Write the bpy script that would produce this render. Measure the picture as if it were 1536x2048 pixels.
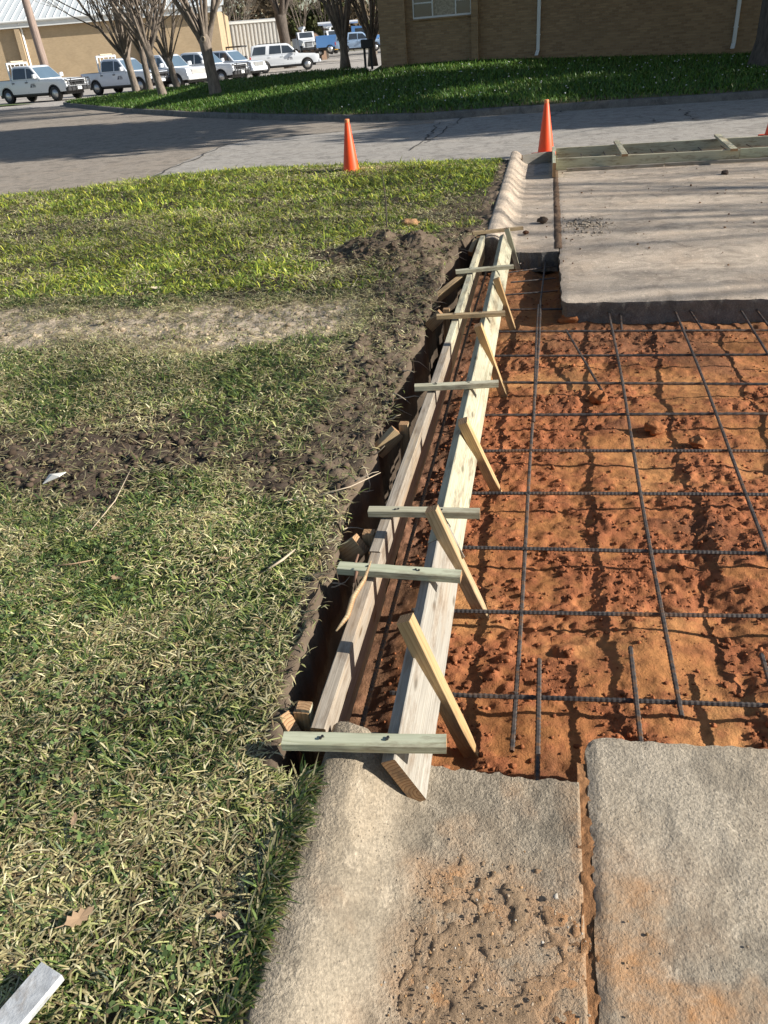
import bpy, bmesh, math, random
import numpy as np
from mathutils import Vector, Matrix

# ------------------------------------------------------------------ clear
for o in list(bpy.data.objects):
    bpy.data.objects.remove(o, do_unlink=True)
scene = bpy.context.scene
COL = scene.collection
rng = np.random.default_rng(7)
random.seed(7)

# ------------------------------------------------------------------ camera
# eye 1.55 m above the slab; world Y runs along the curb, world X to the right
F, CX, CY = 1542.0, 768.0, 1024.0
EYE = 1.55
HA, HB = 0.085, 150.0                       # horizon y = HB - HA x (photo pixels)
_d = np.array([HA, 1, -(HB - HA*CX - CY)/F]); _d /= np.linalg.norm(_d)
_Y = np.array([(1100-CX)/F, (HB-HA*1100-CY)/F, 1]); _Y /= np.linalg.norm(_Y)
_Z = -_d; _X = np.cross(_Y, _Z)
RW = np.array([_X, _Y, _Z])
def g(px, py, z=0.0):
    r = RW @ np.array([(px-CX)/F, (py-CY)/F, 1.0]); t = (z-EYE)/r[2]
    return Vector((t*r[0], t*r[1], z))
def gy(px, py, y):
    r = RW @ np.array([(px-CX)/F, (py-CY)/F, 1.0]); t = y/r[1]
    return Vector((t*r[0], y, EYE+t*r[2]))
cam_d = bpy.data.cameras.new('camera'); cam = bpy.data.objects.new('camera', cam_d); COL.objects.link(cam)
cam_d.sensor_fit = 'VERTICAL'; cam_d.sensor_height = 24.0; cam_d.lens = F/2048*24.0
cam_d.clip_start = 0.05; cam_d.clip_end = 5000
m = Matrix.Identity(4)
for i in range(3):
    m[i][0] = RW[i][0]; m[i][1] = -RW[i][1]; m[i][2] = -RW[i][2]
m[2][3] = EYE
cam.matrix_world = m
scene.camera = cam
scene.render.resolution_x, scene.render.resolution_y = 768, 1024

# ------------------------------------------------------------------ light
SUN_EL, SUN_AZ = math.radians(27.0), math.radians(0.5)     # azimuth from +X towards +Y
SD = Vector((math.cos(SUN_EL)*math.cos(SUN_AZ), math.cos(SUN_EL)*math.sin(SUN_AZ), math.sin(SUN_EL)))
world = bpy.data.worlds.new('World'); scene.world = world; world.use_nodes = True
wn = world.node_tree.nodes; wl = world.node_tree.links
sky = wn.new('ShaderNodeTexSky'); sky.sky_type = 'NISHITA'; sky.sun_disc = False
sky.sun_elevation = SUN_EL; sky.sun_rotation = math.radians(90) - SUN_AZ
sky.air_density = 1.0; sky.dust_density = 0.6
wl.new(sky.outputs[0], wn['Background'].inputs[0]); wn['Background'].inputs[1].default_value = 0.07
sl = bpy.data.lights.new('sun', 'SUN'); sl.energy = 5.0; sl.angle = math.radians(0.53); sl.color = (1.0, 0.95, 0.87)
sun = bpy.data.objects.new('sun', sl); COL.objects.link(sun)
sun.rotation_euler = SD.to_track_quat('Z', 'Y').to_euler()
scene.view_settings.view_transform = 'Standard'; scene.view_settings.look = 'None'
scene.view_settings.gamma = 1.0; scene.view_settings.use_curve_mapping = False
scene.view_settings.exposure = 0.68

# ------------------------------------------------------------------ numpy noise
def _hash(ix, iy, s):
    h = (ix.astype(np.int64)*374761393 + iy.astype(np.int64)*668265263 + s*1442695041) & 0xffffffff
    h = ((h ^ (h >> 13))*1274126177) & 0xffffffff
    return ((h ^ (h >> 16)) & 0xffff)/65535.0
def vnoise(x, y, s=0):
    x = np.asarray(x, float); y = np.asarray(y, float)
    ix = np.floor(x); iy = np.floor(y); fx = x-ix; fy = y-iy
    fx = fx*fx*(3-2*fx); fy = fy*fy*(3-2*fy)
    a = _hash(ix, iy, s); b = _hash(ix+1, iy, s); c = _hash(ix, iy+1, s); d = _hash(ix+1, iy+1, s)
    return (a*(1-fx)+b*fx)*(1-fy)+(c*(1-fx)+d*fx)*fy
def fbm(x, y, s=0, o=4, gain=0.5):
    v = 0; a = 1.0; t = 0
    for k in range(o):
        v = v + a*vnoise(x*2**k+13.7*k, y*2**k-7.1*k, s+k); t += a; a *= gain
    return v/t
def sstep(a, b, x):
    t = np.clip((np.asarray(x, float)-a)/(b-a), 0, 1); return t*t*(3-2*t)

# ------------------------------------------------------------------ materials
def new_mat(name):
    mt = bpy.data.materials.new(name); mt.use_nodes = True
    nt = mt.node_tree; b = nt.nodes['Principled BSDF']
    return mt, nt, b
def nd(nt, t, **kw):
    n = nt.nodes.new(t)
    for k, v in kw.items(): setattr(n, k, v)
    return n
def ramp(nt, fac, stops):
    r = nd(nt, 'ShaderNodeValToRGB'); e = r.color_ramp.elements
    while len(e) < len(stops): e.new(0.5)
    for q, (p, c) in zip(e, stops): q.position = p; q.color = (*c, 1)
    nt.links.new(fac, r.inputs[0]); return r.outputs[0]
def coords(nt, kind='Object', scale=(1, 1, 1)):
    c = nd(nt, 'ShaderNodeTexCoord'); mp = nd(nt, 'ShaderNodeMapping'); mp.inputs['Scale'].default_value = scale
    nt.links.new(c.outputs[kind], mp.inputs[0]); return mp.outputs[0]
def noise(nt, vec, scale, detail=5, rough=0.6, dist=0.0):
    n = nd(nt, 'ShaderNodeTexNoise'); n.inputs['Scale'].default_value = scale; n.inputs['Detail'].default_value = detail
    n.inputs['Roughness'].default_value = rough; n.inputs['Distortion'].default_value = dist
    if vec is not None: nt.links.new(vec, n.inputs['Vector'])
    return n.outputs['Fac']
def mixc(nt, fac, a, b, mode='MIX'):
    n = nd(nt, 'ShaderNodeMix', data_type='RGBA', blend_type=mode)
    for s, v in ((0, fac), (6, a), (7, b)):
        if hasattr(v, 'is_linked') or isinstance(v, bpy.types.NodeSocket): nt.links.new(v, n.inputs[s])
        else: n.inputs[s].default_value = v if s == 0 else (*v, 1)
    return n.outputs[2]
def math_n(nt, op, a, b=0.0):
    n = nd(nt, 'ShaderNodeMath', operation=op)
    for i, v in enumerate((a, b)):
        if isinstance(v, bpy.types.NodeSocket): nt.links.new(v, n.inputs[i])
        else: n.inputs[i].default_value = v
    return n.outputs[0]
def bump(nt, b, h, strength=0.4, dist=0.01):
    n = nd(nt, 'ShaderNodeBump'); n.inputs['Strength'].default_value = strength; n.inputs['Distance'].default_value = dist
    nt.links.new(h, n.inputs['Height']); nt.links.new(n.outputs[0], b.inputs['Normal'])
def plain(name, col, rough=0.6, metal=0.0, var=0.15, scale=6.0, spec=0.5, coat=0.0, bs=0.0, stretch=(1, 1, 1), dirt=None):
    mt, nt, b = new_mat(name)
    v = coords(nt, 'Object', stretch); n = noise(nt, v, scale, 6, 0.65)
    lo = tuple(c*(1-var) for c in col); hi = tuple(min(1, c*(1+var)) for c in col)
    c = ramp(nt, n, [(0.3, lo), (0.7, hi)])
    if dirt: c = mixc(nt, ramp(nt, noise(nt, coords(nt), dirt[1], 8, 0.7, 0.6), [(0.52, (0, 0, 0)), (0.70, (dirt[2],)*3)]), c, dirt[0])
    if bs: bump(nt, b, n, bs, 0.03)
    nt.links.new(c, b.inputs['Base Color'])
    b.inputs['Roughness'].default_value = rough; b.inputs['Metallic'].default_value = metal
    b.inputs['Specular IOR Level'].default_value = spec; b.inputs['Coat Weight'].default_value = coat
    return mt
def attr_mat(name, rough=0.9, transl=0.0, spec=0.2, bscale=0, bstr=0.3):
    mt, nt, b = new_mat(name)
    a = nd(nt, 'ShaderNodeAttribute', attribute_name='col')
    nt.links.new(a.outputs['Color'], b.inputs['Base Color'])
    b.inputs['Roughness'].default_value = rough; b.inputs['Specular IOR Level'].default_value = spec
    if bscale:
        v = coords(nt); bump(nt, b, noise(nt, v, bscale, 6, 0.7), bstr, 0.01)
    if transl:
        t = nd(nt, 'ShaderNodeBsdfTranslucent'); nt.links.new(a.outputs['Color'], t.inputs[0])
        mx = nd(nt, 'ShaderNodeMixShader'); mx.inputs[0].default_value = transl
        nt.links.new(b.outputs[0], mx.inputs[1]); nt.links.new(t.outputs[0], mx.inputs[2])
        nt.links.new(mx.outputs[0], nt.nodes['Material Output'].inputs[0])
    return mt

def wood_mat(name, light, dark, weather=None, wamt=0.0, ring=110.0, rough=0.75):
    """solid growth-ring texture, board length along local X"""
    mt, nt, b = new_mat(name)
    tc = nd(nt, 'ShaderNodeTexCoord'); oi = nd(nt, 'ShaderNodeObjectInfo')
    sep = nd(nt, 'ShaderNodeSeparateXYZ'); nt.links.new(tc.outputs['Object'], sep.inputs[0])
    mp = nd(nt, 'ShaderNodeMapping'); mp.inputs['Scale'].default_value = (1.2, 9, 9)
    nt.links.new(tc.outputs['Object'], mp.inputs[0])
    cmb = nd(nt, 'ShaderNodeCombineXYZ')
    rs = math_n(nt, 'MULTIPLY', oi.outputs['Random'], 40.0)
    for i in range(3): nt.links.new(rs, cmb.inputs[i])
    nt.links.new(cmb.outputs[0], mp.inputs['Location'])
    wob = noise(nt, mp.outputs[0], 1.0, 3, 0.5)
    py = math_n(nt, 'ADD', sep.outputs[1], math_n(nt, 'MULTIPLY', math_n(nt, 'SUBTRACT', oi.outputs['Random'], 0.5), 0.06))
    pz = math_n(nt, 'ADD', sep.outputs[2], math_n(nt, 'ADD', 0.01, math_n(nt, 'MULTIPLY', oi.outputs['Random'], 0.05)))
    r = math_n(nt, 'SQRT', math_n(nt, 'ADD', math_n(nt, 'MULTIPLY', py, py), math_n(nt, 'MULTIPLY', pz, pz)))
    r = math_n(nt, 'ADD', r, math_n(nt, 'MULTIPLY', wob, 0.035))
    s = math_n(nt, 'FRACT', math_n(nt, 'MULTIPLY', r, ring))
    gr = ramp(nt, s, [(0.0, light), (0.6, tuple(l*0.72+d*0.28 for l, d in zip(light, dark))), (0.9, dark), (1.0, light)])
    fib = nd(nt, 'ShaderNodeMapping'); fib.inputs['Scale'].default_value = (4, 160, 160); nt.links.new(tc.outputs['Object'], fib.inputs[0])
    fn = noise(nt, fib.outputs[0], 1.0, 4, 0.6)
    c = mixc(nt, 0.4, gr, ramp(nt, fn, [(0.3, tuple(d*0.7 for d in dark)), (0.7, light)]))
    big = noise(nt, mp.outputs[0], 1.6, 5, 0.65)
    if weather:
        c = mixc(nt, ramp(nt, big, [(0.5-wamt*0.5, (0, 0, 0)), (0.62-wamt*0.3, (1, 1, 1))]), c, mixc(nt, 0.28, ramp(nt, fn, [(0.3, tuple(w*0.55 for w in weather)), (0.75, weather)]), c))
    # end grain keeps bare rings
    nsp = nd(nt, 'ShaderNodeSeparateXYZ'); nt.links.new(tc.outputs['Normal'], nsp.inputs[0])
    endm = math_n(nt, 'GREATER_THAN', math_n(nt, 'ABSOLUTE', nsp.outputs[0]), 0.75)
    eg = ramp(nt, s, [(0.0, (0.46, 0.29, 0.15)), (0.6, (0.38, 0.22, 0.11)), (0.9, (0.20, 0.10, 0.045)), (1.0, (0.46, 0.29, 0.15))])
    # knots and stains
    kn = nd(nt, 'ShaderNodeTexVoronoi'); kn.inputs['Scale'].default_value = 1.0
    kmp = nd(nt, 'ShaderNodeMapping'); kmp.inputs['Scale'].default_value = (4.5, 14, 14); nt.links.new(tc.outputs['Object'], kmp.inputs[0]); nt.links.new(cmb.outputs[0], kmp.inputs['Location']); nt.links.new(kmp.outputs[0], kn.inputs['Vector'])
    c = mixc(nt, ramp(nt, kn.outputs['Distance'], [(0.07, (0.85, 0.85, 0.85)), (0.16, (0, 0, 0))]), c, tuple(d*0.45 for d in dark))
    st = noise(nt, mp.outputs[0], 0.9, 4, 0.55)
    c = mixc(nt, ramp(nt, st, [(0.55, (0, 0, 0)), (0.72, (0.55, 0.55, 0.55))]), c, tuple(x*y for x, y in zip(light, (0.72, 0.52, 0.36))))
    c = mixc(nt, endm, c, eg)
    # scattered dirt
    dn = noise(nt, coords(nt, 'Object', (3, 12, 12)), 2.0, 6, 0.7)
    c = mixc(nt, ramp(nt, dn, [(0.50, (0, 0, 0)), (0.70, (0.8, 0.8, 0.8))]), c, (0.16, 0.11, 0.07))
    vm = nd(nt, 'ShaderNodeHueSaturation'); nt.links.new(c, vm.inputs['Color'])
    nt.links.new(math_n(nt, 'ADD', 0.85, math_n(nt, 'MULTIPLY', oi.outputs['Random'], 0.3)), vm.inputs['Value'])
    nt.links.new(vm.outputs[0], b.inputs['Base Color']); b.inputs['Roughness'].default_value = rough
    b.inputs['Specular IOR Level'].default_value = 0.25
    bump(nt, b, math_n(nt, 'ADD', fn, math_n(nt, 'MULTIPLY', s, 0.3)), 0.35, 0.003)
    return mt

def concrete_mat(name, base, warm=(0.42, 0.30, 0.19), wamt=0.5, dark=0.62, stain=None, bstr=0.6):
    mt, nt, b = new_mat(name)
    v = coords(nt)
    n1 = noise(nt, v, 2.3, 8, 0.62, 0.3); n2 = noise(nt, v, 9.0, 8, 0.7); n3 = noise(nt, v, 140.0, 3, 0.6)
    c = ramp(nt, n2, [(0.3, tuple(x*dark for x in base)), (0.55, base), (0.8, tuple(min(1, x*1.22) for x in base))])
    c = mixc(nt, ramp(nt, n1, [(0.62-wamt*0.25, (0, 0, 0)), (0.75-wamt*0.1, (0.7, 0.7, 0.7))]), c, warm)
    if stain:
        n4 = noise(nt, v, 1.3, 7, 0.6, 0.8)
        c = mixc(nt, ramp(nt, n4, [(0.56, (0, 0, 0)), (0.70, (0.75, 0.75, 0.75))]), c, stain)
    c = mixc(nt, 0.5, c, ramp(nt, n3, [(0.3, tuple(x*0.5 for x in base)), (0.7, tuple(min(1, x*1.4) for x in base))]))
    vor = nd(nt, 'ShaderNodeTexVoronoi'); vor.inputs['Scale'].default_value = 70; nt.links.new(v, vor.inputs['Vector'])
    sp = ramp(nt, vor.outputs['Distance'], [(0.10, (1, 1, 1)), (0.17, (0, 0, 0))])
    sg = math_n(nt, 'MULTIPLY', sp, ramp(nt, noise(nt, v, 6, 3), [(0.5, (0, 0, 0)), (0.6, (1, 1, 1))]))
    c = mixc(nt, math_n(nt, 'MULTIPLY', sg, 0.6), c, (0.10, 0.085, 0.07))
    n7 = noise(nt, v, 3.6, 9, 0.68, 1.2)
    c = mixc(nt, ramp(nt, n7, [(0.47, (0, 0, 0)), (0.64, (0.75, 0.75, 0.75))]), c, tuple(x*0.5 for x in base))
    n8 = noise(nt, v, 17.0, 7, 0.7, 0.5)
    c = mixc(nt, ramp(nt, n8, [(0.57, (0, 0, 0)), (0.66, (0.6, 0.6, 0.6))]), c, tuple(min(1, x*1.5) for x in base))
    vg = nd(nt, 'ShaderNodeTexVoronoi'); vg.inputs['Scale'].default_value = 210; nt.links.new(v, vg.inputs['Vector'])
    bw_ = nd(nt, 'ShaderNodeRGBToBW'); nt.links.new(vg.outputs['Color'], bw_.inputs[0]); c = mixc(nt, 0.18, c, mixc(nt, 1.0, c, bw_.outputs[0], 'OVERLAY'))
    ck = nd(nt, 'ShaderNodeTexVoronoi', feature='DISTANCE_TO_EDGE'); ck.inputs['Scale'].default_value = 1.1; wv_ = nd(nt, 'ShaderNodeVectorMath', operation='ADD'); nz_ = nd(nt, 'ShaderNodeTexNoise'); nz_.inputs['Scale'].default_value = 3.0; nz_.inputs['Detail'].default_value = 6; nt.links.new(v, nz_.inputs['Vector']); nt.links.new(v, wv_.inputs[0]); nt.links.new(nz_.outputs['Color'], wv_.inputs[1]); nt.links.new(wv_.outputs[0], ck.inputs['Vector'])
    ckm = math_n(nt, 'MULTIPLY', ramp(nt, ck.outputs['Distance'], [(0.0, (1, 1, 1)), (0.006, (0, 0, 0))]), ramp(nt, noise(nt, v, 1.7, 3), [(0.5, (0, 0, 0)), (0.6, (1, 1, 1))]))
    c = mixc(nt, math_n(nt, 'MULTIPLY', ckm, 0.7), c, tuple(x*0.3 for x in base))
    da = nd(nt, 'ShaderNodeAttribute', attribute_name='dust')
    dm_ = math_n(nt, 'MULTIPLY', da.outputs['Fac'], ramp(nt, noise(nt, v, 30.0, 8, 0.75), [(0.25, (0.35, 0.35, 0.35)), (0.6, (1, 1, 1))]))
    c = mixc(nt, dm_, c, ramp(nt, noise(nt, v, 5.0, 6, 0.65), [(0.38, (0.36, 0.27, 0.18)), (0.62, (0.46, 0.24, 0.105))]))
    nt.links.new(c, b.inputs['Base Color']); b.inputs['Roughness'].default_value = 0.92
    b.inputs['Specular IOR Level'].default_value = 0.2
    n5 = noise(nt, v, 48.0, 7, 0.75, 0.0)
    h = math_n(nt, 'ADD', math_n(nt, 'MULTIPLY', n2, 0.5), math_n(nt, 'ADD', math_n(nt, 'MULTIPLY', n3, 0.9), math_n(nt, 'MULTIPLY', n5, 0.8)))
    h = math_n(nt, 'SUBTRACT', h, math_n(nt, 'MULTIPLY', sg, 0.8))
    bump(nt, b, h, bstr, 0.016)
    return mt

def brick_mat(name, c1, c2, mortar, bw=0.203, bh=0.068):
    mt, nt, b = new_mat(name)
    v = coords(nt, 'UV')
    t = nd(nt, 'ShaderNodeTexBrick'); nt.links.new(v, t.inputs['Vector'])
    t.inputs['Color1'].default_value = (*c1, 1); t.inputs['Color2'].default_value = (*c2, 1); t.inputs['Mortar'].default_value = (*mortar, 1)
    t.inputs['Scale'].default_value = 1.0; t.inputs['Brick Width'].default_value = bw; t.inputs['Row Height'].default_value = bh
    t.inputs['Mortar Size'].default_value = 0.006; t.inputs['Mortar Smooth'].default_value = 0.3; t.inputs['Bias'].default_value = 0.0
    n = noise(nt, coords(nt), 0.8, 6, 0.6)
    c = mixc(nt, 0.25, t.outputs['Color'], ramp(nt, n, [(0.3, tuple(x*0.55 for x in c1)), (0.7, tuple(min(1, x*1.3) for x in c2))]))
    nt.links.new(c, b.inputs['Base Color']); b.inputs['Roughness'].default_value = 0.9; b.inputs['Specular IOR Level'].default_value = 0.2
    inv = math_n(nt, 'SUBTRACT', 1.0, t.outputs['Fac']); bump(nt, b, inv, 0.8, 0.01)
    return mt

M = {}
M['treated'] = wood_mat('treated_pine', (0.56, 0.53, 0.39), (0.33, 0.30, 0.19))
M['treated_green'] = wood_mat('treated_pine_green', (0.58, 0.59, 0.43), (0.36, 0.37, 0.24))
M['pine'] = wood_mat('raw_pine', (0.58, 0.41, 0.21), (0.34, 0.20, 0.085))
M['pine_pale'] = wood_mat('pale_pine', (0.55, 0.42, 0.25), (0.32, 0.21, 0.10))
M['old'] = wood_mat('weathered_lumber', (0.56, 0.41, 0.23), (0.30, 0.19, 0.09), (0.40, 0.375, 0.335), 0.55)
M['grey'] = wood_mat('grey_weathered_lumber', (0.44, 0.40, 0.32), (0.24, 0.20, 0.15), (0.37, 0.345, 0.30), 0.6)
M['conc_near'] = concrete_mat('curb_concrete', (0.35, 0.295, 0.22), (0.43, 0.325, 0.20), 0.6, bstr=0.6)
M['conc_slab'] = concrete_mat('slab_concrete', (0.43, 0.365, 0.275), (0.47, 0.35, 0.22), 0.65, 0.65, (0.44, 0.25, 0.12), 0.4)
M['conc_far'] = concrete_mat('old_driveway_concrete', (0.54, 0.445, 0.345), (0.46, 0.32, 0.21), 0.55, 0.7, (0.36, 0.26, 0.18), 0.45)
M['conc_edge'] = concrete_mat('broken_concrete_edge', (0.20, 0.19, 0.175), (0.16, 0.13, 0.10), 0.4)
M['road'] = concrete_mat('street_concrete', (0.38, 0.35, 0.31), (0.35, 0.29, 0.22), 0.3, 0.75, None, 0.3)
M['asphalt'] = concrete_mat('worn_asphalt', (0.32, 0.275, 0.225), (0.36, 0.28, 0.20), 0.5, 0.75, None, 0.3)
M['lot'] = concrete_mat('parking_concrete', (0.46, 0.42, 0.37), (0.42, 0.35, 0.27), 0.3, 0.8, None, 0.2)
M['soil'] = attr_mat('soil', 0.95, 0.0, 0.15, 90, 0.5)
M['clay'] = attr_mat('red_clay', 0.92, 0.0, 0.2, 75, 0.9)
M['grass'] = attr_mat('grass_blades', 0.5, 0.18, 0.4)
M['rebar'] = None
def rebar_mat():
    mt, nt, b = new_mat('rusty_rebar')
    v = coords(nt, 'Object', (2, 20, 20)); n = noise(nt, v, 2.0, 6, 0.65)
    nt.links.new(ramp(nt, n, [(0.35, (0.035, 0.03, 0.03)), (0.52, (0.10, 0.085, 0.075)), (0.63, (0.17, 0.085, 0.04)), (0.8, (0.28, 0.19, 0.12))]), b.inputs['Base Color'])
    b.inputs['Roughness'].default_value = 0.55; b.inputs['Metallic'].default_value = 0.35
    return mt
M['rebar'] = rebar_mat()
M['cone'] = plain('cone_plastic', (0.96, 0.085, 0.008), 0.5, 0, 0.08, 3.0, dirt=((0.45, 0.12, 0.05), 9, 0.45))
M['cone_top'] = plain('cone_plastic_worn', (0.85, 0.25, 0.09), 0.5, 0, 0.1)
M['black'] = plain('black_rubber', (0.02, 0.02, 0.021), 0.65, 0, 0.2)
M['nail'] = plain('steel_nail', (0.10, 0.095, 0.09), 0.4, 0.8, 0.2)
M['galv'] = plain('galvanised_strip', (0.52, 0.53, 0.53), 0.5, 0.2, 0.3, 22, bs=0.2, dirt=((0.25, 0.19, 0.13), 14, 0.7))
M['brick_dark'] = brick_mat('buff_brick', (0.42, 0.285, 0.165), (0.26, 0.17, 0.10), (0.36, 0.28, 0.19))
M['brick_tan'] = brick_mat('tan_brick', (0.54, 0.41, 0.26), (0.47, 0.35, 0.215), (0.50, 0.40, 0.28))
M['white_metal'] = plain('white_painted_metal', (0.72, 0.73, 0.71), 0.45, 0.0, 0.06, 2)
M['roof_metal'] = plain('white_roof_metal', (0.66, 0.69, 0.68), 0.4, 0.1, 0.05, 1)
M['shed'] = plain('galvanised_shed', (0.55, 0.54, 0.51), 0.5, 0.15, 0.12, 1.5)
M['glass'] = plain('dark_window_glass', (0.045, 0.055, 0.065), 0.05, 0, 0.2, 2, 0.9)  # base colour raised to stand in for sky reflected in the panes
M['curtain'] = plain('patterned_curtain', (0.38, 0.33, 0.25), 0.8, 0, 0.5, 14)
M['bark'] = plain('pear_bark', (0.21, 0.17, 0.135), 0.95, 0, 0.5, 14, bs=0.9, stretch=(1, 1, 0.25))
M['bark_dark'] = plain('oak_bark', (0.10, 0.08, 0.065), 0.95, 0, 0.5, 12, bs=1.0, stretch=(1, 1, 0.25))
M['twig'] = plain('bare_twigs', (0.36, 0.30, 0.23), 0.9, 0, 0.3, 3)
M['pole'] = plain('pole_timber', (0.30, 0.225, 0.185), 0.9, 0, 0.4, 12, bs=0.5, stretch=(1, 1, 0.08))
M['leaf_oak'] = plain('oak_leaves', (0.06, 0.09, 0.03), 0.6, 0, 0.3, 2)
M['root'] = plain('pale_root', (0.50, 0.40, 0.28), 0.85, 0, 0.2, 20)
M['leaf_dry'] = plain('dry_leaf', (0.36, 0.24, 0.14), 0.8, 0, 0.25, 20)
M['leaf_pale'] = plain('pale_dry_leaf', (0.58, 0.48, 0.33), 0.8, 0, 0.15, 20)
M['paper'] = plain('litter_paper', (0.75, 0.72, 0.64), 0.8, 0, 0.05)

# ------------------------------------------------------------------ helpers
def link(o, parent=None):
    COL.objects.link(o)
    if parent is not None: o.parent = parent
    return o
def tag(o, label=None, cat=None, group=None, kind=None):
    if label: o['label'] = label
    if cat: o['category'] = cat
    if group: o['group'] = group
    if kind: o['kind'] = kind
    return o
def empty(name, loc, rz=0.0, label=None, cat=None, group=None):
    o = bpy.data.objects.new(name, None); o.empty_display_size = 0.1
    o.location = loc; o.rotation_euler = (0, 0, rz); link(o); tag(o, label, cat, group)
    return o
def mesh_np(name, V, Fc, mat, parent=None, smooth=False, col=None, uv=None):
    """V (n,3); Fc: (m,k) array or list of tuples"""
    me = bpy.data.meshes.new(name)
    V = np.asarray(V, np.float32)
    if isinstance(Fc, np.ndarray):
        nf, k = Fc.shape
        me.vertices.add(len(V)); me.vertices.foreach_set('co', V.ravel())
        me.loops.add(nf*k); me.loops.foreach_set('vertex_index', Fc.astype(np.int32).ravel())
        me.polygons.add(nf); me.polygons.foreach_set('loop_start', np.arange(0, nf*k, k, dtype=np.int32))
        me.update(calc_edges=True)
    else:
        me.from_pydata(V.tolist(), [], Fc); me.update()
    if smooth: me.polygons.foreach_set('use_smooth', np.ones(len(me.polygons), bool))
    if col is not None:
        a = me.color_attributes.new('col', 'FLOAT_COLOR', 'POINT')
        c4 = np.ones((len(V), 4), np.float32); c4[:, :3] = col; a.data.foreach_set('color', c4.ravel())
    if mat is not None: me.materials.append(mat)
    o = bpy.data.objects.new(name, me); link(o, parent)
    return o
def grid_faces(nu, nv):
    i = np.arange(nu-1)[:, None]*nv + np.arange(nv-1)[None, :]
    return np.stack([i, i+nv, i+nv+1, i+1], -1).reshape(-1, 4)

class MB:
    def __init__(s): s.v = []; s.f = []
    def add(s, vs, fs):
        b = len(s.v); s.v += [tuple(x) for x in vs]; s.f += [tuple(b+i for i in f) for f in fs]
    def box(s, x0, x1, y0, y1, z0, z1, c=0.0):
        if c <= 0:
            vs = [(x, y, z) for x in (x0, x1) for y in (y0, y1) for z in (z0, z1)]
            s.add(vs, [(0, 1, 3, 2), (4, 6, 7, 5), (0, 4, 5, 1), (2, 3, 7, 6), (0, 2, 6, 4), (1, 5, 7, 3)])
        else:
            bm = bmesh.new(); bmesh.ops.create_cube(bm, size=1)
            for v in bm.verts: v.co = ((x0+x1)/2+v.co.x*(x1-x0), (y0+y1)/2+v.co.y*(y1-y0), (z0+z1)/2+v.co.z*(z1-z0))
            bmesh.ops.bevel(bm, geom=bm.edges[:], offset=c, segments=1, affect='EDGES')
            bm.verts.index_update(); s.add([v.co[:] for v in bm.verts], [[v.index for v in f.verts] for f in bm.faces]); bm.free()
    def tube(s, pts, rad, n=6, cap=True):
        pts = [Vector(p) for p in pts]
        if not hasattr(rad, '__len__'): rad = [rad]*len(pts)
        b = len(s.v); up = None
        for i, p in enumerate(pts):
            d = (pts[min(i+1, len(pts)-1)]-pts[max(i-1, 0)]).normalized()
            if up is None:
                up = Vector((0, 0, 1)) if abs(d.z) < 0.9 else Vector((1, 0, 0))
            a = d.cross(up).normalized(); up = a.cross(d).normalized()
            for k in range(n):
                t = 2*math.pi*k/n; s.v.append(tuple(p+(a*math.cos(t)+up*math.sin(t))*rad[i]))
        for i in range(len(pts)-1):
            for k in range(n):
                k2 = (k+1) % n; s.f.append((b+i*n+k, b+i*n+k2, b+(i+1)*n+k2, b+(i+1)*n+k))
        if cap:
            s.f.append(tuple(b+k for k in range(n))[::-1]); s.f.append(tuple(b+(len(pts)-1)*n+k for k in range(n)))
    def lathe(s, prof, n=24, axis='z', cen=(0, 0, 0)):
        b = len(s.v)
        for r, z in prof:
            for k in range(n):
                t = 2*math.pi*k/n; x, y = r*math.cos(t), r*math.sin(t)
                p = (x, y, z) if axis == 'z' else (x, z, y)
                s.v.append((p[0]+cen[0], p[1]+cen[1], p[2]+cen[2]))
        for i in range(len(prof)-1):
            for k in range(n):
                k2 = (k+1) % n; f = (b+i*n+k, b+i*n+k2, b+(i+1)*n+k2, b+(i+1)*n+k)
                s.f.append(f if axis == 'z' else f[::-1])
    def prism(s, poly, y0, y1, f0=None, f1=None):
        """poly in (x,z); extruded along y; f0/f1 map a point to its y at each side"""
        n = len(poly)
        a = [(x, f0(x, z) if f0 else y0, z) for x, z in poly]; c = [(x, f1(x, z) if f1 else y1, z) for x, z in poly]
        s.add(a+c, [tuple(range(n)), tuple(range(2*n-1, n-1, -1))]+[(i, i+n, (i+1) % n+n, (i+1) % n) for i in range(n)])
    def build(s, name, mat, parent=None, smooth=False):
        me = bpy.data.meshes.new(name); me.from_pydata(s.v, [], s.f); me.update()
        bm = bmesh.new(); bm.from_mesh(me); bmesh.ops.recalc_face_normals(bm, faces=bm.faces[:]); bm.to_mesh(me); bm.free()
        if smooth: me.polygons.foreach_set('use_smooth', np.ones(len(me.polygons), bool))
        me.materials.append(mat); o = bpy.data.objects.new(name, me); link(o, parent); return o
def copy_tree(o, parent=None):
    c = o.copy(); COL.objects.link(c); c.parent = parent
    for ch in o.children: copy_tree(ch, c)
    return c

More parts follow.
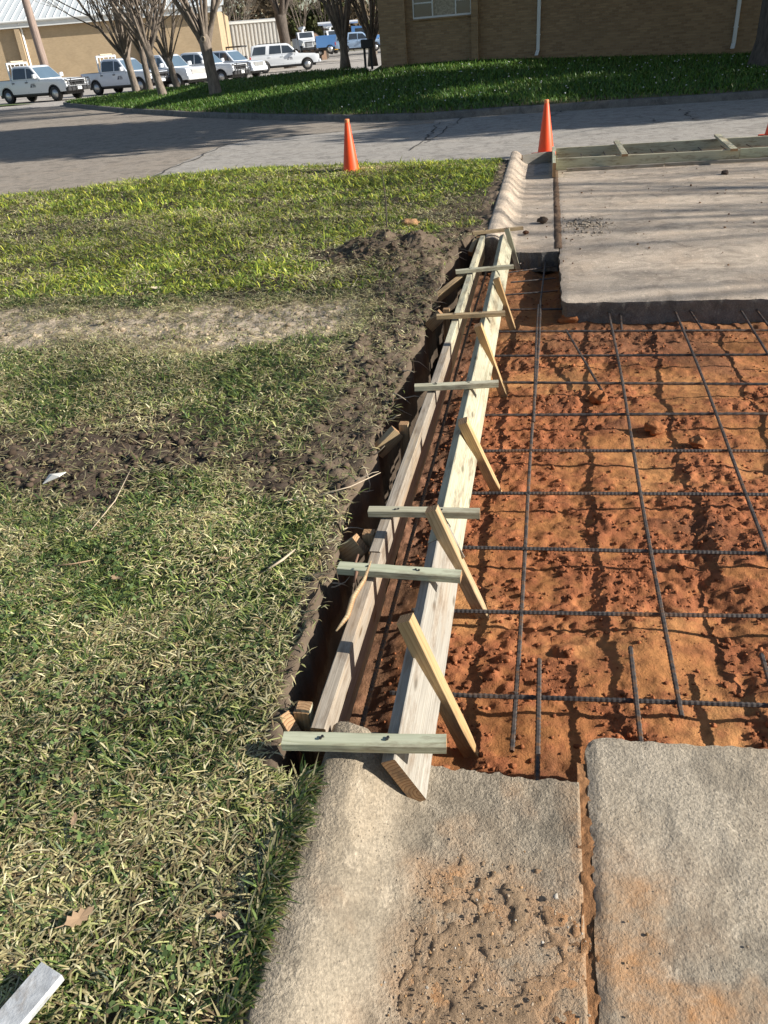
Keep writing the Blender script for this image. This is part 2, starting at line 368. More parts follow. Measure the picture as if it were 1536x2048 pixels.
def beam(name, p0, p1, w, h, mat, parent=None, up=(0, 0, 1), c=0.002, seg=10, warp=0.002, taper=None):
    """rough sawn lumber, local X along p0->p1, w across, h along up; p0,p1 on the centre line"""
    p0 = Vector(p0); p1 = Vector(p1); d = p1-p0; L = d.length; X = d.normalized()
    Zv = Vector(up); Zv = (Zv-X*Zv.dot(X)).normalized(); Yv = Zv.cross(X)
    ring = [(-w/2+c, -h/2), (w/2-c, -h/2), (w/2, -h/2+c), (w/2, h/2-c), (w/2-c, h/2), (-w/2+c, h/2), (-w/2, h/2-c), (-w/2, -h/2+c)]
    V = []; Fs = []; ph = random.random()*9; n = 8
    for i in range(seg+1):
        t = i/seg; x = -L/2+L*t; k = 1.0
        if taper and t > 1-taper: k = max(0.25, (1-t)/taper)
        oy = math.sin(ph+t*4)*warp; oz = math.cos(ph*1.7+t*3)*warp
        for y, z in ring:
            j = 0.0006*(random.random()-0.5)
            V.append((x+(0.0015*(random.random()-0.5) if i in (0, seg) else 0), y*k+oy+j, z+oz+j))
    for i in range(seg):
        for q in range(n):
            q2 = (q+1) % n; Fs.append((i*n+q, i*n+q2, (i+1)*n+q2, (i+1)*n+q))
    Fs.append(tuple(range(n))[::-1]); Fs.append(tuple(seg*n+q for q in range(n)))
    me = bpy.data.meshes.new(name); me.from_pydata(V, [], Fs); me.update(); me.materials.append(mat)
    o = bpy.data.objects.new(name, me); link(o, parent)
    mw = Matrix((X, Yv, Zv)).transposed().to_4x4(); mw.translation = (p0+p1)/2
    if parent is not None: mw.translation -= parent.location
    o.matrix_local = mw
    return o

# ------------------------------------------------------------------ terrain functions
TE = np.array([(1.14, -0.50), (1.165, -0.594), (1.40, -0.606), (1.66, -0.635), (2.02, -0.644), (2.4, -0.678), (3.1, -0.671), (3.38, -0.673),
               (4.5, -0.681), (5.78, -0.705), (6.6, -0.66), (6.93, -0.60), (7.0, -0.5)])
def trench_edge(y):
    e = np.interp(y, TE[:, 0], TE[:, 1], left=9, right=9)
    return e + np.where(e < 5, 0.05*(fbm(np.asarray(y)*5, np.asarray(y)*0+3, 5, 3)-0.5)*2, 0)
def lawn_edge(x):            # far edge of the near lawn, against the street
    return np.interp(x, [-30, -12, -7.9, -6.9, -6.0, -4.6, -2.9, -1.36, -0.53], [9.0, 10.3, 10.97, 11.3, 12.05, 12.55, 12.38, 12.12, 12.0])
def dirt_mask(x, y):
    n = fbm(x*2.2, y*2.2, 21, 4); n2 = fbm(x*7, y*7, 29, 3)
    ya = 4.55+0.05*(x+2.3)
    a = sstep(0.60, 0.18, np.abs(y-ya)+(n-0.5)*0.7+(n2-0.5)*0.3)*sstep(-0.9, -1.3, x)
    yb = 2.76+0.03*x
    b = sstep(0.50, 0.16, np.abs(y-yb)+(n-0.5)*0.75+(n2-0.5)*0.5)
    wd = np.interp(y, [1.1, 1.8, 2.3, 2.7, 3.6, 4.5, 5.5, 6.4, 7.0, 7.3], [0.03, 0.05, 0.12, 0.36, 0.52, 0.42, 0.40, 0.75, 0.45, 0.1])
    te = np.interp(y, TE[:, 0], TE[:, 1], left=-0.5, right=-0.5)
    d = te-x
    c = sstep(1.3, 0.55, d/wd+(n-0.5)*1.4+(n2-0.5)*0.7)
    e = sstep(0.75, 0.3, np.hypot((x+0.78)/0.6, (y-7.9)/1.1)+(n-0.5)*0.9)*0.85
    f = sstep(1.0, 0.5, np.hypot((x+1.35)/0.55, (y-6.3)/0.5)+(n-0.5)*0.8)
    return a, b, np.maximum(c, f), e
def lawn_z(x, y):
    z = 0.095 + 0.03*(fbm(x*0.7, y*0.7, 3, 3)-0.5) + 0.012*(fbm(x*6, y*6, 4, 3)-0.5)
    le = lawn_edge(x); z = z*sstep(0.0, 1.2, le-y)*0.85+0.015+0.0*x
    z = np.where(y > le, -0.03, z)
    z = np.where(x < -12, z*0.5, z)
    a, b, c, e = dirt_mask(x, y)
    rough = (fbm(x*14, y*14, 8, 4)-0.45)
    z = z + np.maximum(np.maximum(a*0.7, b), np.maximum(c*1.2, e))*rough*0.07 - 0.02*a - 0.015*b
    md = np.hypot((x+1.22)/0.42, (y-6.25)/0.28)
    z = z + 0.11*np.exp(-md**4*0.9)*(0.1+1.9*fbm(x*6.5+2, y*6.5, 31, 5, 0.62))
    z = z + 0.10*np.exp(-np.hypot((x+0.95)/0.3, (y-5.9)/0.5)**2)*fbm(x*6, y*6, 33, 4)
    # small bank along the trench
    return z

# ================================================================== SETTING
# base ground to the horizon
o = mesh_np('ground', [(-900, -300, -0.6), (900, -300, -0.6), (900, 1500, -0.6), (-900, 1500, -0.6)], np.array([[0, 1, 2, 3]]), plain('base_earth', (0.16, 0.14, 0.09), 0.95, 0, 0.3, 0.2)); tag(o, kind='structure')

# near lawn: dense sheet with the trench cut into it
def lawn_sheet(xs, ys, name):
    Xg, Yg = np.meshgrid(xs, ys, indexing='ij')
    z = lawn_z(Xg, Yg)
    te = trench_edge(Yg); inn = Xg-te
    jag = 0.03*(fbm(Xg*20, Yg*20, 12, 3)-0.5)
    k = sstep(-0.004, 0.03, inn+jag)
    z = z*(1-k) + (-0.46+0.08*fbm(Xg*9, Yg*9, 13, 4))*k
    a, b, c, e = dirt_mask(Xg, Yg)
    n = fbm(Xg*4, Yg*4, 41, 4)[..., None]; n2 = fbm(Xg*25, Yg*25, 43, 3)[..., None]
    grassy = np.array((0.06, 0.047, 0.03))*(0.5+0.7*n)
    colr = grassy
    tan = np.array((0.56, 0.46, 0.345))*(0.55+0.55*n2+0.25*n); darks = np.array((0.075, 0.056, 0.042))*(0.5+0.9*n2)
    brown = np.array((0.14, 0.105, 0.074))*(0.35+0.7*n2+0.6*n)
    colr = colr*(1-a[..., None]) + tan*a[..., None]
    colr = colr*(1-b[..., None]) + darks*b[..., None]
    colr = colr*(1-c[..., None]) + brown*c[..., None]
    colr = colr*(1-e[..., None]*0.8) + brown*e[..., None]*0.8
    kk = k[..., None]; colr = colr*(1-kk) + np.array((0.045, 0.034, 0.026))*(0.5+n2)*kk  # soil colour darkened inside the trench to paint in its deep shade
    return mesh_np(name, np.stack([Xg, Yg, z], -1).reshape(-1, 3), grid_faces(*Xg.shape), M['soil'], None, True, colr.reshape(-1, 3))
xs = np.concatenate([np.linspace(-45, -12, 30), np.linspace(-11.5, -4.1, 75), np.linspace(-4, -1.1, 150), np.arange(-1.09, -0.455, 0.012)])
ys = np.concatenate([np.linspace(-3, 0.3, 16), np.arange(0.33, 8.6, 0.022), np.linspace(8.64, 12.7, 90)])
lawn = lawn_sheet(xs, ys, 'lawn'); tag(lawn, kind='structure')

# ---- red clay bed of the excavation
def clay_z(x, y):
    base = -0.175
    n = fbm(x*3.1, y*3.1, 51, 4); 
    lump = sstep(0.40, 0.72, fbm(x*2.3+5, y*2.6, 53, 5, 0.6))
    cl = fbm(x*17, y*17, 55, 4); dents = fbm(x*5.5, y*4.5, 56, 3)
    z = base + 0.045*(n-0.5) + 0.035*(dents-0.5) + (0.25+0.75*lump)*0.040*(cl-0.45) + (0.4+lump)*0.019*(fbm(x*44, y*44, 58, 2)-0.5)
    tw = sstep(0.12, 0.0, np.abs(x-0.60-0.03*np.sin(y*4)))*sstep(1.8, 2.2, y)*sstep(2.9, 2.4, y)*0.02
    z = z - tw
    z = z + sstep(4.7, 5.25, y)*0.02
    z = z - sstep(-0.36, -0.50, x)*0.03
    z = z - 0.05*sstep(0.16, 0.0, np.abs(x-0.03))*sstep(5.4, 6.2, y)
    return z, lump, n, cl
xs = np.concatenate([np.arange(-0.535, 1.5, 0.0095), np.linspace(1.52, 4.2, 70)]); ys = np.concatenate([np.arange(1.12, 3.2, 0.0095), np.arange(3.2, 7.1, 0.016)])
Xg, Yg = np.meshgrid(xs, ys, indexing='ij'); z, lump, n, cl = clay_z(Xg, Yg)
n5 = fbm(Xg*1.4, Yg*1.9, 61, 4)[..., None]; n6 = fbm(Xg*40, Yg*40, 63, 2)[..., None]; L1 = lump[..., None]
smoothc = np.array((0.43, 0.185, 0.065))*(0.6+0.7*n6)*(0.7+0.6*n5) + np.array((0.08, 0.065, 0.03))*sstep(0.45, 0.75, n5)
lumpc = np.array((0.31, 0.105, 0.047))*(0.4+1.1*n6)
mk = np.clip(0.25+0.75*L1+1.6*(cl[..., None]-0.5)+0.8*(fbm(Xg*60, Yg*60, 65, 2)[..., None]-0.5), 0, 1)
colr = smoothc*(1-mk*0.85)+lumpc*mk*0.85
dk = sstep(0.55, 0.72, fbm(Xg*1.7+9, Yg*2.2, 67, 4))[..., None]
colr = colr*(1-0.65*dk)+np.array((0.17, 0.075, 0.04))*0.65*dk
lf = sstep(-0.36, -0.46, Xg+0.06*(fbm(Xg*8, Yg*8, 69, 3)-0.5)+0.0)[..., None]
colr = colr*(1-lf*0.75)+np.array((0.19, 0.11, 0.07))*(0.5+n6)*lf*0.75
bk = (sstep(4.6, 5.2, Yg)*0.45)[..., None]
colr = colr*(1-bk)+np.array((0.24, 0.12, 0.06))*bk
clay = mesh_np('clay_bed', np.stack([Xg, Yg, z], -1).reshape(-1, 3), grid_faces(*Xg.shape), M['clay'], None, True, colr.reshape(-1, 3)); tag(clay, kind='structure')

# loose clods on the clay
def clods(name, P, S, C, mat, kind='stuff', sub=1, squash=0.75):
    bm = bmesh.new(); bmesh.ops.create_icosphere(bm, subdivisions=sub, radius=1)
    bv = np.array([v.co[:] for v in bm.verts]); bf = np.array([[v.index for v in f.verts] for f in bm.faces]); bm.free()
    N = len(P); nv = len(bv)
    V = bv[None]*(0.65+0.7*rng.random((N, nv, 1)))*S[:, None, None]
    V[..., 2] *= squash
    a = rng.random(N)*6.28; ca, sa = np.cos(a)[:, None], np.sin(a)[:, None]
    st = (0.7+0.6*rng.random(N))[:, None]
    x = V[..., 0]*st; y = V[..., 1]
    V[..., 0] = x*ca-y*sa; V[..., 1] = x*sa+y*ca
    V += P[:, None, :]
    Fc = (bf[None]+(np.arange(N)*nv)[:, None, None]).reshape(-1, 3)
    cc = np.repeat(C, nv, 0)
    o = mesh_np(name, V.reshape(-1, 3), Fc, mat, None, sub > 1, cc); tag(o, kind=kind); return o
N = 40000
px = rng.uniform(-0.50, 2.6, N); py = 1.3+5.3*rng.random(N)**1.5
zz, lp, nn_, _ = clay_z(px, py)
keep = rng.random(N) < (0.2+0.8*lp)*np.clip(4*(_-0.35), 0.1, 1)*np.where((px > 0.14) & (py > 5.1), 0, 1)
px, py, zz, lp = px[keep], py[keep], zz[keep], lp[keep]
S = 0.0022+0.007*rng.random(len(px))**3+0.012*rng.random(len(px))*(rng.random(len(px)) < 0.02)
C = np.array((0.34, 0.125, 0.052))*(0.4+1.0*rng.random((len(px), 1)))
co = clods('clay_crumbs', np.stack([px, py, zz+S*0.3], 1), S, C, M['clay']); co['label'] = 'loose red clay crumbs scattered over the clay bed'

# ---- concrete: curb and gutter, slabs
PROF = [(-0.480, -0.30), (-0.479, 0.085), (-0.474, 0.106), (-0.460, 0.116), (-0.425, 0.120), (-0.395, 0.114), (-0.365, 0.096), (-0.335, 0.068), (-0.305, 0.038), (-0.275, 0.014), (-0.25, 0.004), (-0.235, 0.0)]
def curb_run(name, y0, y1, dy, mat, rnd=0.0, rag=0.02, seed=0, jagside=1, cap_mat=None, dirt=0.0):
    pr = np.array(PROF)
    ts = np.concatenate([[0], np.cumsum(np.hypot(*np.diff(pr, axis=0).T))]); tt = np.concatenate([[0, 0.1, 0.2, 0.3], np.linspace(0.345, ts[-1], 34)])
    px = np.interp(tt, ts, pr[:, 0]); pz = np.interp(tt, ts, pr[:, 1])
    gx = np.linspace(-0.225, 0.128, 40); px = np.concatenate([px, gx, [0.131, 0.131]]); pz = np.concatenate([pz, -0.004*np.ones(40)-0.006*np.sin((gx+0.225)/0.353*3.14), [-0.02, -0.17]])
    ny = int((y1-y0)/dy)+1; ysn = np.linspace(y0, y1, ny)
    Xg = np.repeat(px[:, None], ny, 1); Yg = np.repeat(ysn[None], len(px), 0).copy(); Zg = np.repeat(pz[:, None], ny, 1).copy()
    top = (pz > -0.03)[:, None]
    if rnd: Xg = Xg+rnd*(fbm(Yg*2.2, Yg*0+seed, seed, 3)-0.5)*(Zg > 0.03)
    Zg = Zg + top*((0.012 if seed == 0 else 0.0015)*(fbm(Xg*9, Yg*9, 71+seed, 4)-0.5)+(0.008 if seed == 0 else 0.0015)*(fbm(Xg*55, Yg*55, 72+seed, 3)-0.5))
    ragx = rag*(0.5*fbm(px*7, px*0+seed, 73+seed, 3)+0.7*fbm(px*45, px*0+seed, 74+seed, 3)-0.6)*1.6
    if jagside > 0: Yg += ragx[:, None]*sstep(y1-0.08, y1, Yg)
    else: Yg += ragx[:, None]*sstep(y0+0.08, y0, Yg)
    nv0 = Xg.size; V = np.stack([Xg, Yg, Zg], -1).reshape(-1, 3); Fc = [tuple(r) for r in grid_faces(*Xg.shape)[:, ::-1].tolist()]
    root = mesh_np(name, V, np.array(Fc), mat, None, True)
    # broken end face
    j = ny-1 if jagside > 0 else 0
    E = []; n = len(px); rows = 7
    for r in range(rows):
        t = r/(rows-1)
        for i in range(n):
            zz = Zg[i, j]*(1-t)+(-0.17 if i > 3 else -0.3)*t
            ww = 0.02*(vnoise(np.array([i*0.6]), np.array([r*1.3]), 75+seed)[0]-0.5)*(1 if 0 < r else 0)
            E.append((Xg[i, j], Yg[i, j]+ww+(-0.01*t*jagside), zz))
    ef = mesh_np('broken_end', np.array(E), grid_faces(rows, n), cap_mat or M['conc_edge'], root, False)
    tag(root, kind='structure')
    return root
near_curb = curb_run('curb_and_gutter', -0.9, 1.30, 0.011, M['conc_near'], 0, 0.02, 0, 1, M['conc_near'])
curb_run('curb_and_gutter_far', 6.62, 12.0, 0.03, M['conc_far'], 0.0, 0.03, 3, -1)

def add_dust(o, fn):
    n = len(o.data.vertices); co_ = np.empty(n*3, np.float32); o.data.vertices.foreach_get('co', co_); co_ = co_.reshape(-1, 3)
    a = o.data.attributes.new('dust', 'FLOAT', 'POINT'); a.data.foreach_set('value', np.clip(fn(co_[:, 0], co_[:, 1]), 0, 1).astype(np.float32))
def slab(name, x0, x1, y0, y1, step, mat, seed, rag=0.014, corner=0.06, which='far', thick=0.16, edge_mat=None, zoff=0.0):
    nx = int((x1-x0)/step)+1; ny = int((y1-y0)/step)+1
    xsn = np.linspace(x0, x1, nx); ysn = np.linspace(y0, y1, ny); Xg, Yg = np.meshgrid(xsn, ysn, indexing='ij'); Xg = Xg.copy(); Yg = Yg.copy()
    yb = y1 if which == 'far' else y0; s = 1 if which == 'far' else -1
    # rounded, ragged corner and edge
    cr = np.maximum(0, corner-(Xg-x0)); inset = corner-np.sqrt(np.maximum(corner**2-cr**2, 0))
    rg = rag*(0.5*fbm(Xg*5, Xg*0+seed, 81+seed, 3)+0.8*fbm(Xg*38, Xg*0+seed, 80+seed, 4)-0.65)*1.6
    w = sstep(0.10, 0.0, np.abs(Yg-yb))
    Yg -= s*(inset-rg)*w
    Xg += (rag*0.8*(fbm(Yg*9, Yg*0+seed, 83+seed, 5)-0.5)*2)*sstep(0.08, 0, Xg-x0)
    Z = zoff+0.010*(fbm(Xg*2, Yg*2, 85+seed, 4)-0.5)+0.006*(fbm(Xg*14, Yg*14, 86+seed, 4)-0.5)+(0.007 if step < 0.02 else 0.002)*(fbm(Xg*60, Yg*60, 87+seed, 3)-0.5)*sstep(0.35, 0.6, fbm(Xg*3, Yg*3, 88+seed, 3))
    ed = np.minimum(np.abs(Yg-(yb-s*(inset-rg)*w)), np.abs(Xg-x0)); Z -= 0.008*sstep(0.02, 0, ed)
    root = mesh_np(name, np.stack([Xg, Yg, Z], -1).reshape(-1, 3), grid_faces(nx, ny), mat, None, True); tag(root, kind='structure')
    # side skirts along the free edge and the left edge
    j = ny-1 if which == 'far' else 0
    line = [(Xg[0, q], Yg[0, q], Z[0, q]) for q in (range(ny) if which == 'far' else range(ny-1, -1, -1))]
    line += [(Xg[q, j], Yg[q, j], Z[q, j]) for q in range(1, nx)]
    line = np.array(line); rows = 7; V = []
    nrm = np.gradient(line[:, :2], axis=0); nrm = np.stack([nrm[:, 1], -nrm[:, 0]], 1); nrm /= np.linalg.norm(nrm, axis=1)[:, None]+1e-9
    for r in range(rows):
        t = r/(rows-1); k = (vnoise(np.arange(len(line))*step*45, np.full(len(line), r*1.7), 89+seed)-0.5)*0.016*(r > 0) - 0.012*(r > 1)
        V.append(np.stack([line[:, 0]+nrm[:, 0]*k*(-s), line[:, 1]+nrm[:, 1]*k*(-s), line[:, 2]*(1-t)+(-thick)*t+0*k], 1))
    mesh_np('broken_edge', np.concatenate(V), grid_faces(rows, len(line)), edge_mat or M['conc_edge'], root, False)
    return root
near_slab = slab('driveway_slab', 0.150, 1.9, -0.9, 1.445, 0.011, M['conc_slab'], 1, 0.012, 0.05, 'far', 0.17, M['conc_slab'], 0.004)
slab('driveway_slab_far', 0.137, 5.5, 5.20, 11.2, 0.03, M['conc_far'], 5, 0.022, 0.05, 'near', 0.17)
add_dust(near_curb, lambda x, y: 0.9*sstep(1.10, 0.78, y+0.5*(fbm(x*6, y*6, 101, 4)-0.5))*sstep(-0.30, -0.17, x+0.12*(fbm(x*9, y*9, 107, 3)-0.5)) + 0.5*sstep(0.05, 0.13, x)*sstep(0.45, 0.6, fbm(x*12, y*8, 108, 4)) + 0.35*sstep(0.55, 0.7, fbm(x*8, y*8, 109, 4)))
add_dust(near_slab, lambda x, y: 0.75*sstep(0.45, 0.17, x+0.25*(fbm(x*7, y*7, 115, 4)-0.5))*sstep(1.25, 0.9, y) + 0.85*sstep(0.52, 0.66, fbm(x*5+3, y*5, 116, 5))*sstep(1.15, 0.85, y+0.2*(fbm(x*4, y*4, 117, 3)-0.5)))
# dirt in the joint between gutter and slab
xsn = np.linspace(0.122, 0.160, 11); ysn = np.arange(-0.9, 1.36, 0.008); Xg, Yg = np.meshgrid(xsn, ysn, indexing='ij')
cx = 0.010*(fbm(Yg*6, Yg*0, 91, 3)-0.5); Xg = Xg+cx
Z = -0.007+0.018*fbm(Xg*60, Yg*60, 92, 4)-0.008*(1-sstep(0.3, 0.6, fbm(Yg*4, Yg*0+2, 93, 3)))
cc = np.array((0.36, 0.18, 0.08))*(0.4+0.8*fbm(Xg*70, Yg*70, 94, 3)[..., None])
o = mesh_np('joint_dirt', np.stack([Xg, Yg, Z], -1).reshape(-1, 3), grid_faces(*Xg.shape), M['clay'], None, True, cc.reshape(-1, 3)); tag(o, 'orange clay dirt packed in the joint between gutter and slab', kind='stuff')
xsn = np.linspace(0.095, 0.165, 8); ysn = np.arange(6.7, 11.0, 0.03); Xg, Yg = np.meshgrid(xsn, ysn, indexing='ij')
Z = -0.006+0.024*fbm(Xg*30, Yg*14, 96, 4)*np.sin((Xg-0.095)/0.07*3.14)
cc = np.array((0.17, 0.11, 0.07))*(0.5+0.8*fbm(Xg*50, Yg*50, 97, 3)[..., None])
o = mesh_np('joint_dirt', np.stack([Xg, Yg, Z], -1).reshape(-1, 3), grid_faces(*Xg.shape), M['clay'], None, True, cc.reshape(-1, 3)); tag(o, 'dark dirt along the joint of the far gutter', kind='stuff')
# spilled sandy dirt in the near gutter
def spill(x, y):
    n = fbm(x*6, y*6, 101, 4)+1.3*(fbm(x*38, y*38, 102, 3)-0.5)
    s = sstep(1.02, 0.80, y+(n-0.5)*0.45)*sstep(-0.27, -0.215, x-0.03*(0.9-y)+(n-0.5)*0.08)*sstep(0.142, 0.11, x+(n-0.5)*0.04)
    return s
xsn = np.arange(-0.28, 0.14, 0.006); ysn = np.arange(0.2, 1.08, 0.006); Xg, Yg = np.meshgrid(xsn, ysn, indexing='ij'); s = spill(Xg, Yg)
Z = -0.022+s*(0.0145+0.0038*fbm(Xg*45, Yg*45, 103, 4)+0.003*fbm(Xg*12, Yg*12, 104, 3)); 
k = sstep(0.0, 0.16, Xg+0.12*(fbm(Xg*9, Yg*9, 105, 3)-0.5))[..., None]
cc = (np.array((0.34, 0.235, 0.145))*(1-k)+np.array((0.44, 0.215, 0.09))*k)*(0.6+0.7*fbm(Xg*80, Yg*80, 106, 2)[..., None])
o = mesh_np('spilled_dirt', np.stack([Xg, Yg, Z], -1).reshape(-1, 3), grid_faces(*Xg.shape), M['clay'], None, True, cc.reshape(-1, 3)); tag(o, 'sandy orange dirt spilled in the near gutter', kind='stuff')
N = 15000; px = rng.uniform(-0.29, 0.95, N); py = rng.uniform(0.3, 1.25, N)
w = np.where(px < 0.14, spill(px, py)*0.8+0.12*sstep(1.2, 0.8, py), 0.10*sstep(0.34, 0.15, px)*sstep(1.1, 0.8, py)+0.006)
kp = rng.random(N) < w; px, py = px[kp], py[kp]; n_ = len(px)
S = 0.0008+0.0022*rng.random(n_)**6+0.003*(rng.random(n_) < 0.012)*(px < 0.14)
base = np.array([(0.46, 0.28, 0.14), (0.42, 0.32, 0.22), (0.2, 0.15, 0.11), (0.5, 0.45, 0.38), (0.12, 0.10, 0.09)])
C = base[rng.choice(5, n_, p=[.45, .38, .04, .11, .02])]*(0.7+0.5*rng.random((n_, 1)))
zb = np.where(px < 0.14, 0.008*spill(px, py), 0.006)
o = clods('gutter_grit', np.stack([px, py, zb+S*0.4], 1), S, C, M['clay']); o['label'] = 'grit and small pebbles strewn over near gutter and slab'
# rubble pile on the far slab, crumbs on far gutter
n_ = 260; r = rng.random(n_)**0.7; t = rng.random(n_)*6.28
px = 0.38+0.28*r*np.cos(t); py = 7.5+0.45*r*np.sin(t); S = 0.004+0.016*rng.random(n_)**3*(1.2-r); hz = 0.022*(1-r)
C = np.array((0.36, 0.30, 0.23))*(0.4+0.9*rng.random((n_, 1)))
o = clods('rubble_pile', np.stack([px, py, hz*0.7+S*0.3], 1), S, C, M['clay']); o['label'] = 'small heap of concrete rubble on the far slab'
n_ = 900; px = rng.uniform(-0.28, 3.5, n_); py = rng.uniform(5.5, 11, n_); w = np.where(np.abs(px-0.13) < 0.12, 1, 0.25)*np.where(px < 0.14, py > 6.9, True)
kp = rng.random(n_) < w; px, py = px[kp], py[kp]; S = 0.003+0.010*rng.random(len(px))**4
o = clods('slab_crumbs', np.stack([px, py, 0.004+S*0.3], 1), S, np.array((0.2, 0.12, 0.07))*(0.5+0.8*rng.random((len(px), 1))), M['clay']); o['label'] = 'dirt crumbs scattered over the far slab and gutter'

# ---- street, parking lot
road = mesh_np('street', [(-60, 10.6, -0.008), (60, 10.6, -0.008), (60, 46, -0.008), (-60, 46, -0.008)], np.array([[0, 1, 2, 3]]), M['road']); tag(road, kind='structure')
asp = [(-6.1, 10.7), (-6.2, 12.4), (-6.37, 14.4), (-6.5, 16.4), (-6.2, 17.2), (-2.4, 18.4), (-2.6, 21.5), (-5, 23.5), (-12, 28), (-24, 40), (-60, 45.9), (-60, 10.7)]
o = mesh_np('asphalt_road', [(x, y, -0.003) for x, y in asp], [tuple(range(len(asp)))], M['asphalt']); tag(o, kind='structure')
o = mesh_np('parking_lot', [(-160, 40.5, 0.0), (60, 40.5, 0.0), (60, 260, 0.0), (-160, 260, 0.0)], np.array([[0, 1, 2, 3]]), M['lot']); tag(o, kind='structure')
# seam and cracks: thin dark tar lines
def ribbon(pts, w, z, mat, name, parent):
    V = []
    for i, p in enumerate(pts):
        a = Vector(pts[max(i-1, 0)]); b = Vector(pts[min(i+1, len(pts)-1)]); d = (b-a).normalized(); nrm = Vector((-d.y, d.x))
        ww = w*(0.5+random.random()); V += [(p[0]+nrm.x*ww, p[1]+nrm.y*ww, z), (p[0]-nrm.x*ww, p[1]-nrm.y*ww, z)]
    return mesh_np(name, V, [(2*i, 2*i+1, 2*i+3, 2*i+2) for i in range(len(pts)-1)], mat, parent)
tar = plain('crack_tar', (0.06, 0.055, 0.05), 0.9, 0, 0.2)
def crackpts(p0, p1, n, amp):
    a = g(*p0); b = g(*p1); d = (b-a); nr = Vector((-d.y, d.x, 0)).normalized()
    return [tuple((a+d*(i/n)+nr*(random.uniform(-amp, amp) if 0 < i < n else 0)).xy) for i in range(n+1)]
for p0, p1 in (((0, 320), (455, 288)), ((305, 352), (455, 288)), ((850, 285), (880, 245)), ((935, 232), (820, 300)), ((1270, 232), (1330, 245)), ((1360, 218), (1400, 240)), ((1120, 215), (1112, 232))):
    ribbon(crackpts(p0, p1, 14, 0.10), 0.014, 0.002, tar, 'crack', road)

# ---- far curb, far lawn
FK = [tuple(g(*p).xy) for p in [(140, 212), (200, 220), (250, 225), (400, 235), (540, 240), (700, 243), (850, 240)]] + [(-1.0, 19.3), (1.5, 19.25), (5, 19.2), (14, 19.0), (40, 18.5)]
FKa = np.array([(-24.3, 40.8), (-23.9, 40.2)]+FK); FKa[2] = (-23.0, 39.0)
def front_y(x): return np.interp(x, FKa[:, 0], FKa[:, 1])
def back_y(x): return np.interp(x, [-24.3, -23.5, -20, -14, -9, -6.4, -5.9, 40], [41.0, 41.3, 41.5, 40.5, 38.5, 36.0, 31.5, 31.2])
def far_z(x, y):
    df = (y-front_y(x))*0.8; db = back_y(x)-y
    k = np.interp(x, [-24, -12, -5, -2, 6, 12], [0.05, 0.078, 0.092, 0.082, 0.035, 0.03])
    z = 0.12+k*np.clip(df, 0, 8.6)
    z = np.where(x < -5.9, np.minimum(z, 0.10+0.14*np.maximum(db, 0)), z)
    return z+0.03*(fbm(x*0.6, y*0.6, 111, 3)-0.5)*sstep(0, 1.5, df)
u = np.concatenate([np.linspace(-24.3, -6, 90), np.linspace(-5.9, 14, 90), np.linspace(14.5, 40, 20)]); v = np.linspace(0, 1, 60)
Xg = np.repeat(u[:, None], 60, 1); Yg = front_y(Xg)+0.1+(back_y(Xg)-front_y(Xg)-0.1)*v[None]
Z = far_z(Xg, Yg); nf = fbm(Xg*0.8, Yg*0.8, 113, 4)[..., None]
cc = np.array((0.055, 0.085, 0.02))*(0.6+0.8*nf)
ed = sstep(1.6, 0.1, (Yg-front_y(Xg))+1.2*(nf[..., 0]-0.5))[..., None]*0.75
cc = cc*(1-ed)+np.array((0.20, 0.155, 0.09))*ed
farlawn = mesh_np('far_lawn', np.stack([Xg, Yg, Z], -1).reshape(-1, 3), grid_faces(*Xg.shape), M['soil'], None, True, cc.reshape(-1, 3)); tag(farlawn, kind='structure')
def sweep_curb(name, pts, w=0.16, h=0.13, mat=None, label=None):
    P = [Vector((x, y, 0)) for x, y in pts]; Q = []
    for i in range(len(P)-1):
        nseg = max(1, int((P[i+1]-P[i]).length/1.0))
        for k in range(nseg): Q.append(P[i].lerp(P[i+1], k/nseg))
    Q.append(P[-1]); V = []; sec = [(0, -0.1), (0.01, h-0.03), (0.04, h), (w, h+0.005), (w, -0.1)]
    for i, p in enumerate(Q):
        d = (Q[min(i+1, len(Q)-1)]-Q[max(i-1, 0)]).normalized(); nr = Vector((-d.y, d.x, 0))
        for a, z in sec: V.append(p+nr*a+Vector((0, 0, z+random.uniform(-.006, .006))))
    o = mesh_np(name, np.array([v[:] for v in V]), grid_faces(len(Q), len(sec)), mat or M['conc_edge']); tag(o, kind='structure'); return o
sweep_curb('street_curb', [tuple(p) for p in FKa])
# grass verge at the far left under the parked trucks
vg = [(-60, 46.5), (-37, 49.0), (-29.5, 45.6), (-28.2, 44.6), (-31, 44.6), (-45, 44.9), (-60, 45.0)]
o = mesh_np('verge_lawn', [(x, y, 0.05) for x, y in vg], [tuple(range(len(vg)))], plain('verge_grass', (0.10, 0.14, 0.035), 0.9, 0, 0.4, 6)); tag(o, kind='structure')

# ================================================================== FORMWORK
form = empty('curb_form', (-0.43, 1.2, 0.0), 0, 'long lumber curb form with crosspieces and slanted stakes between lawn and red clay', 'formwork')
# outer board, vertical 2x8 in three lengths
ZO = 0.135
def ob(y0, y1, x0, x1, mat, dz=0): return beam('form_board', (x0, y0, ZO-0.092+dz), (x1, y1, ZO-0.092+dz), 0.038, 0.184, mat, form, (0, 0, 1), 0.003, 30, 0.003)
ob(1.265, 2.02, -0.4985, -0.503, M['old'], 0.0); ob(2.023, 4.05, -0.503, -0.493, M['old'], 0.001); ob(4.053, 6.62, -0.493, -0.488, M['treated'], 0.0)
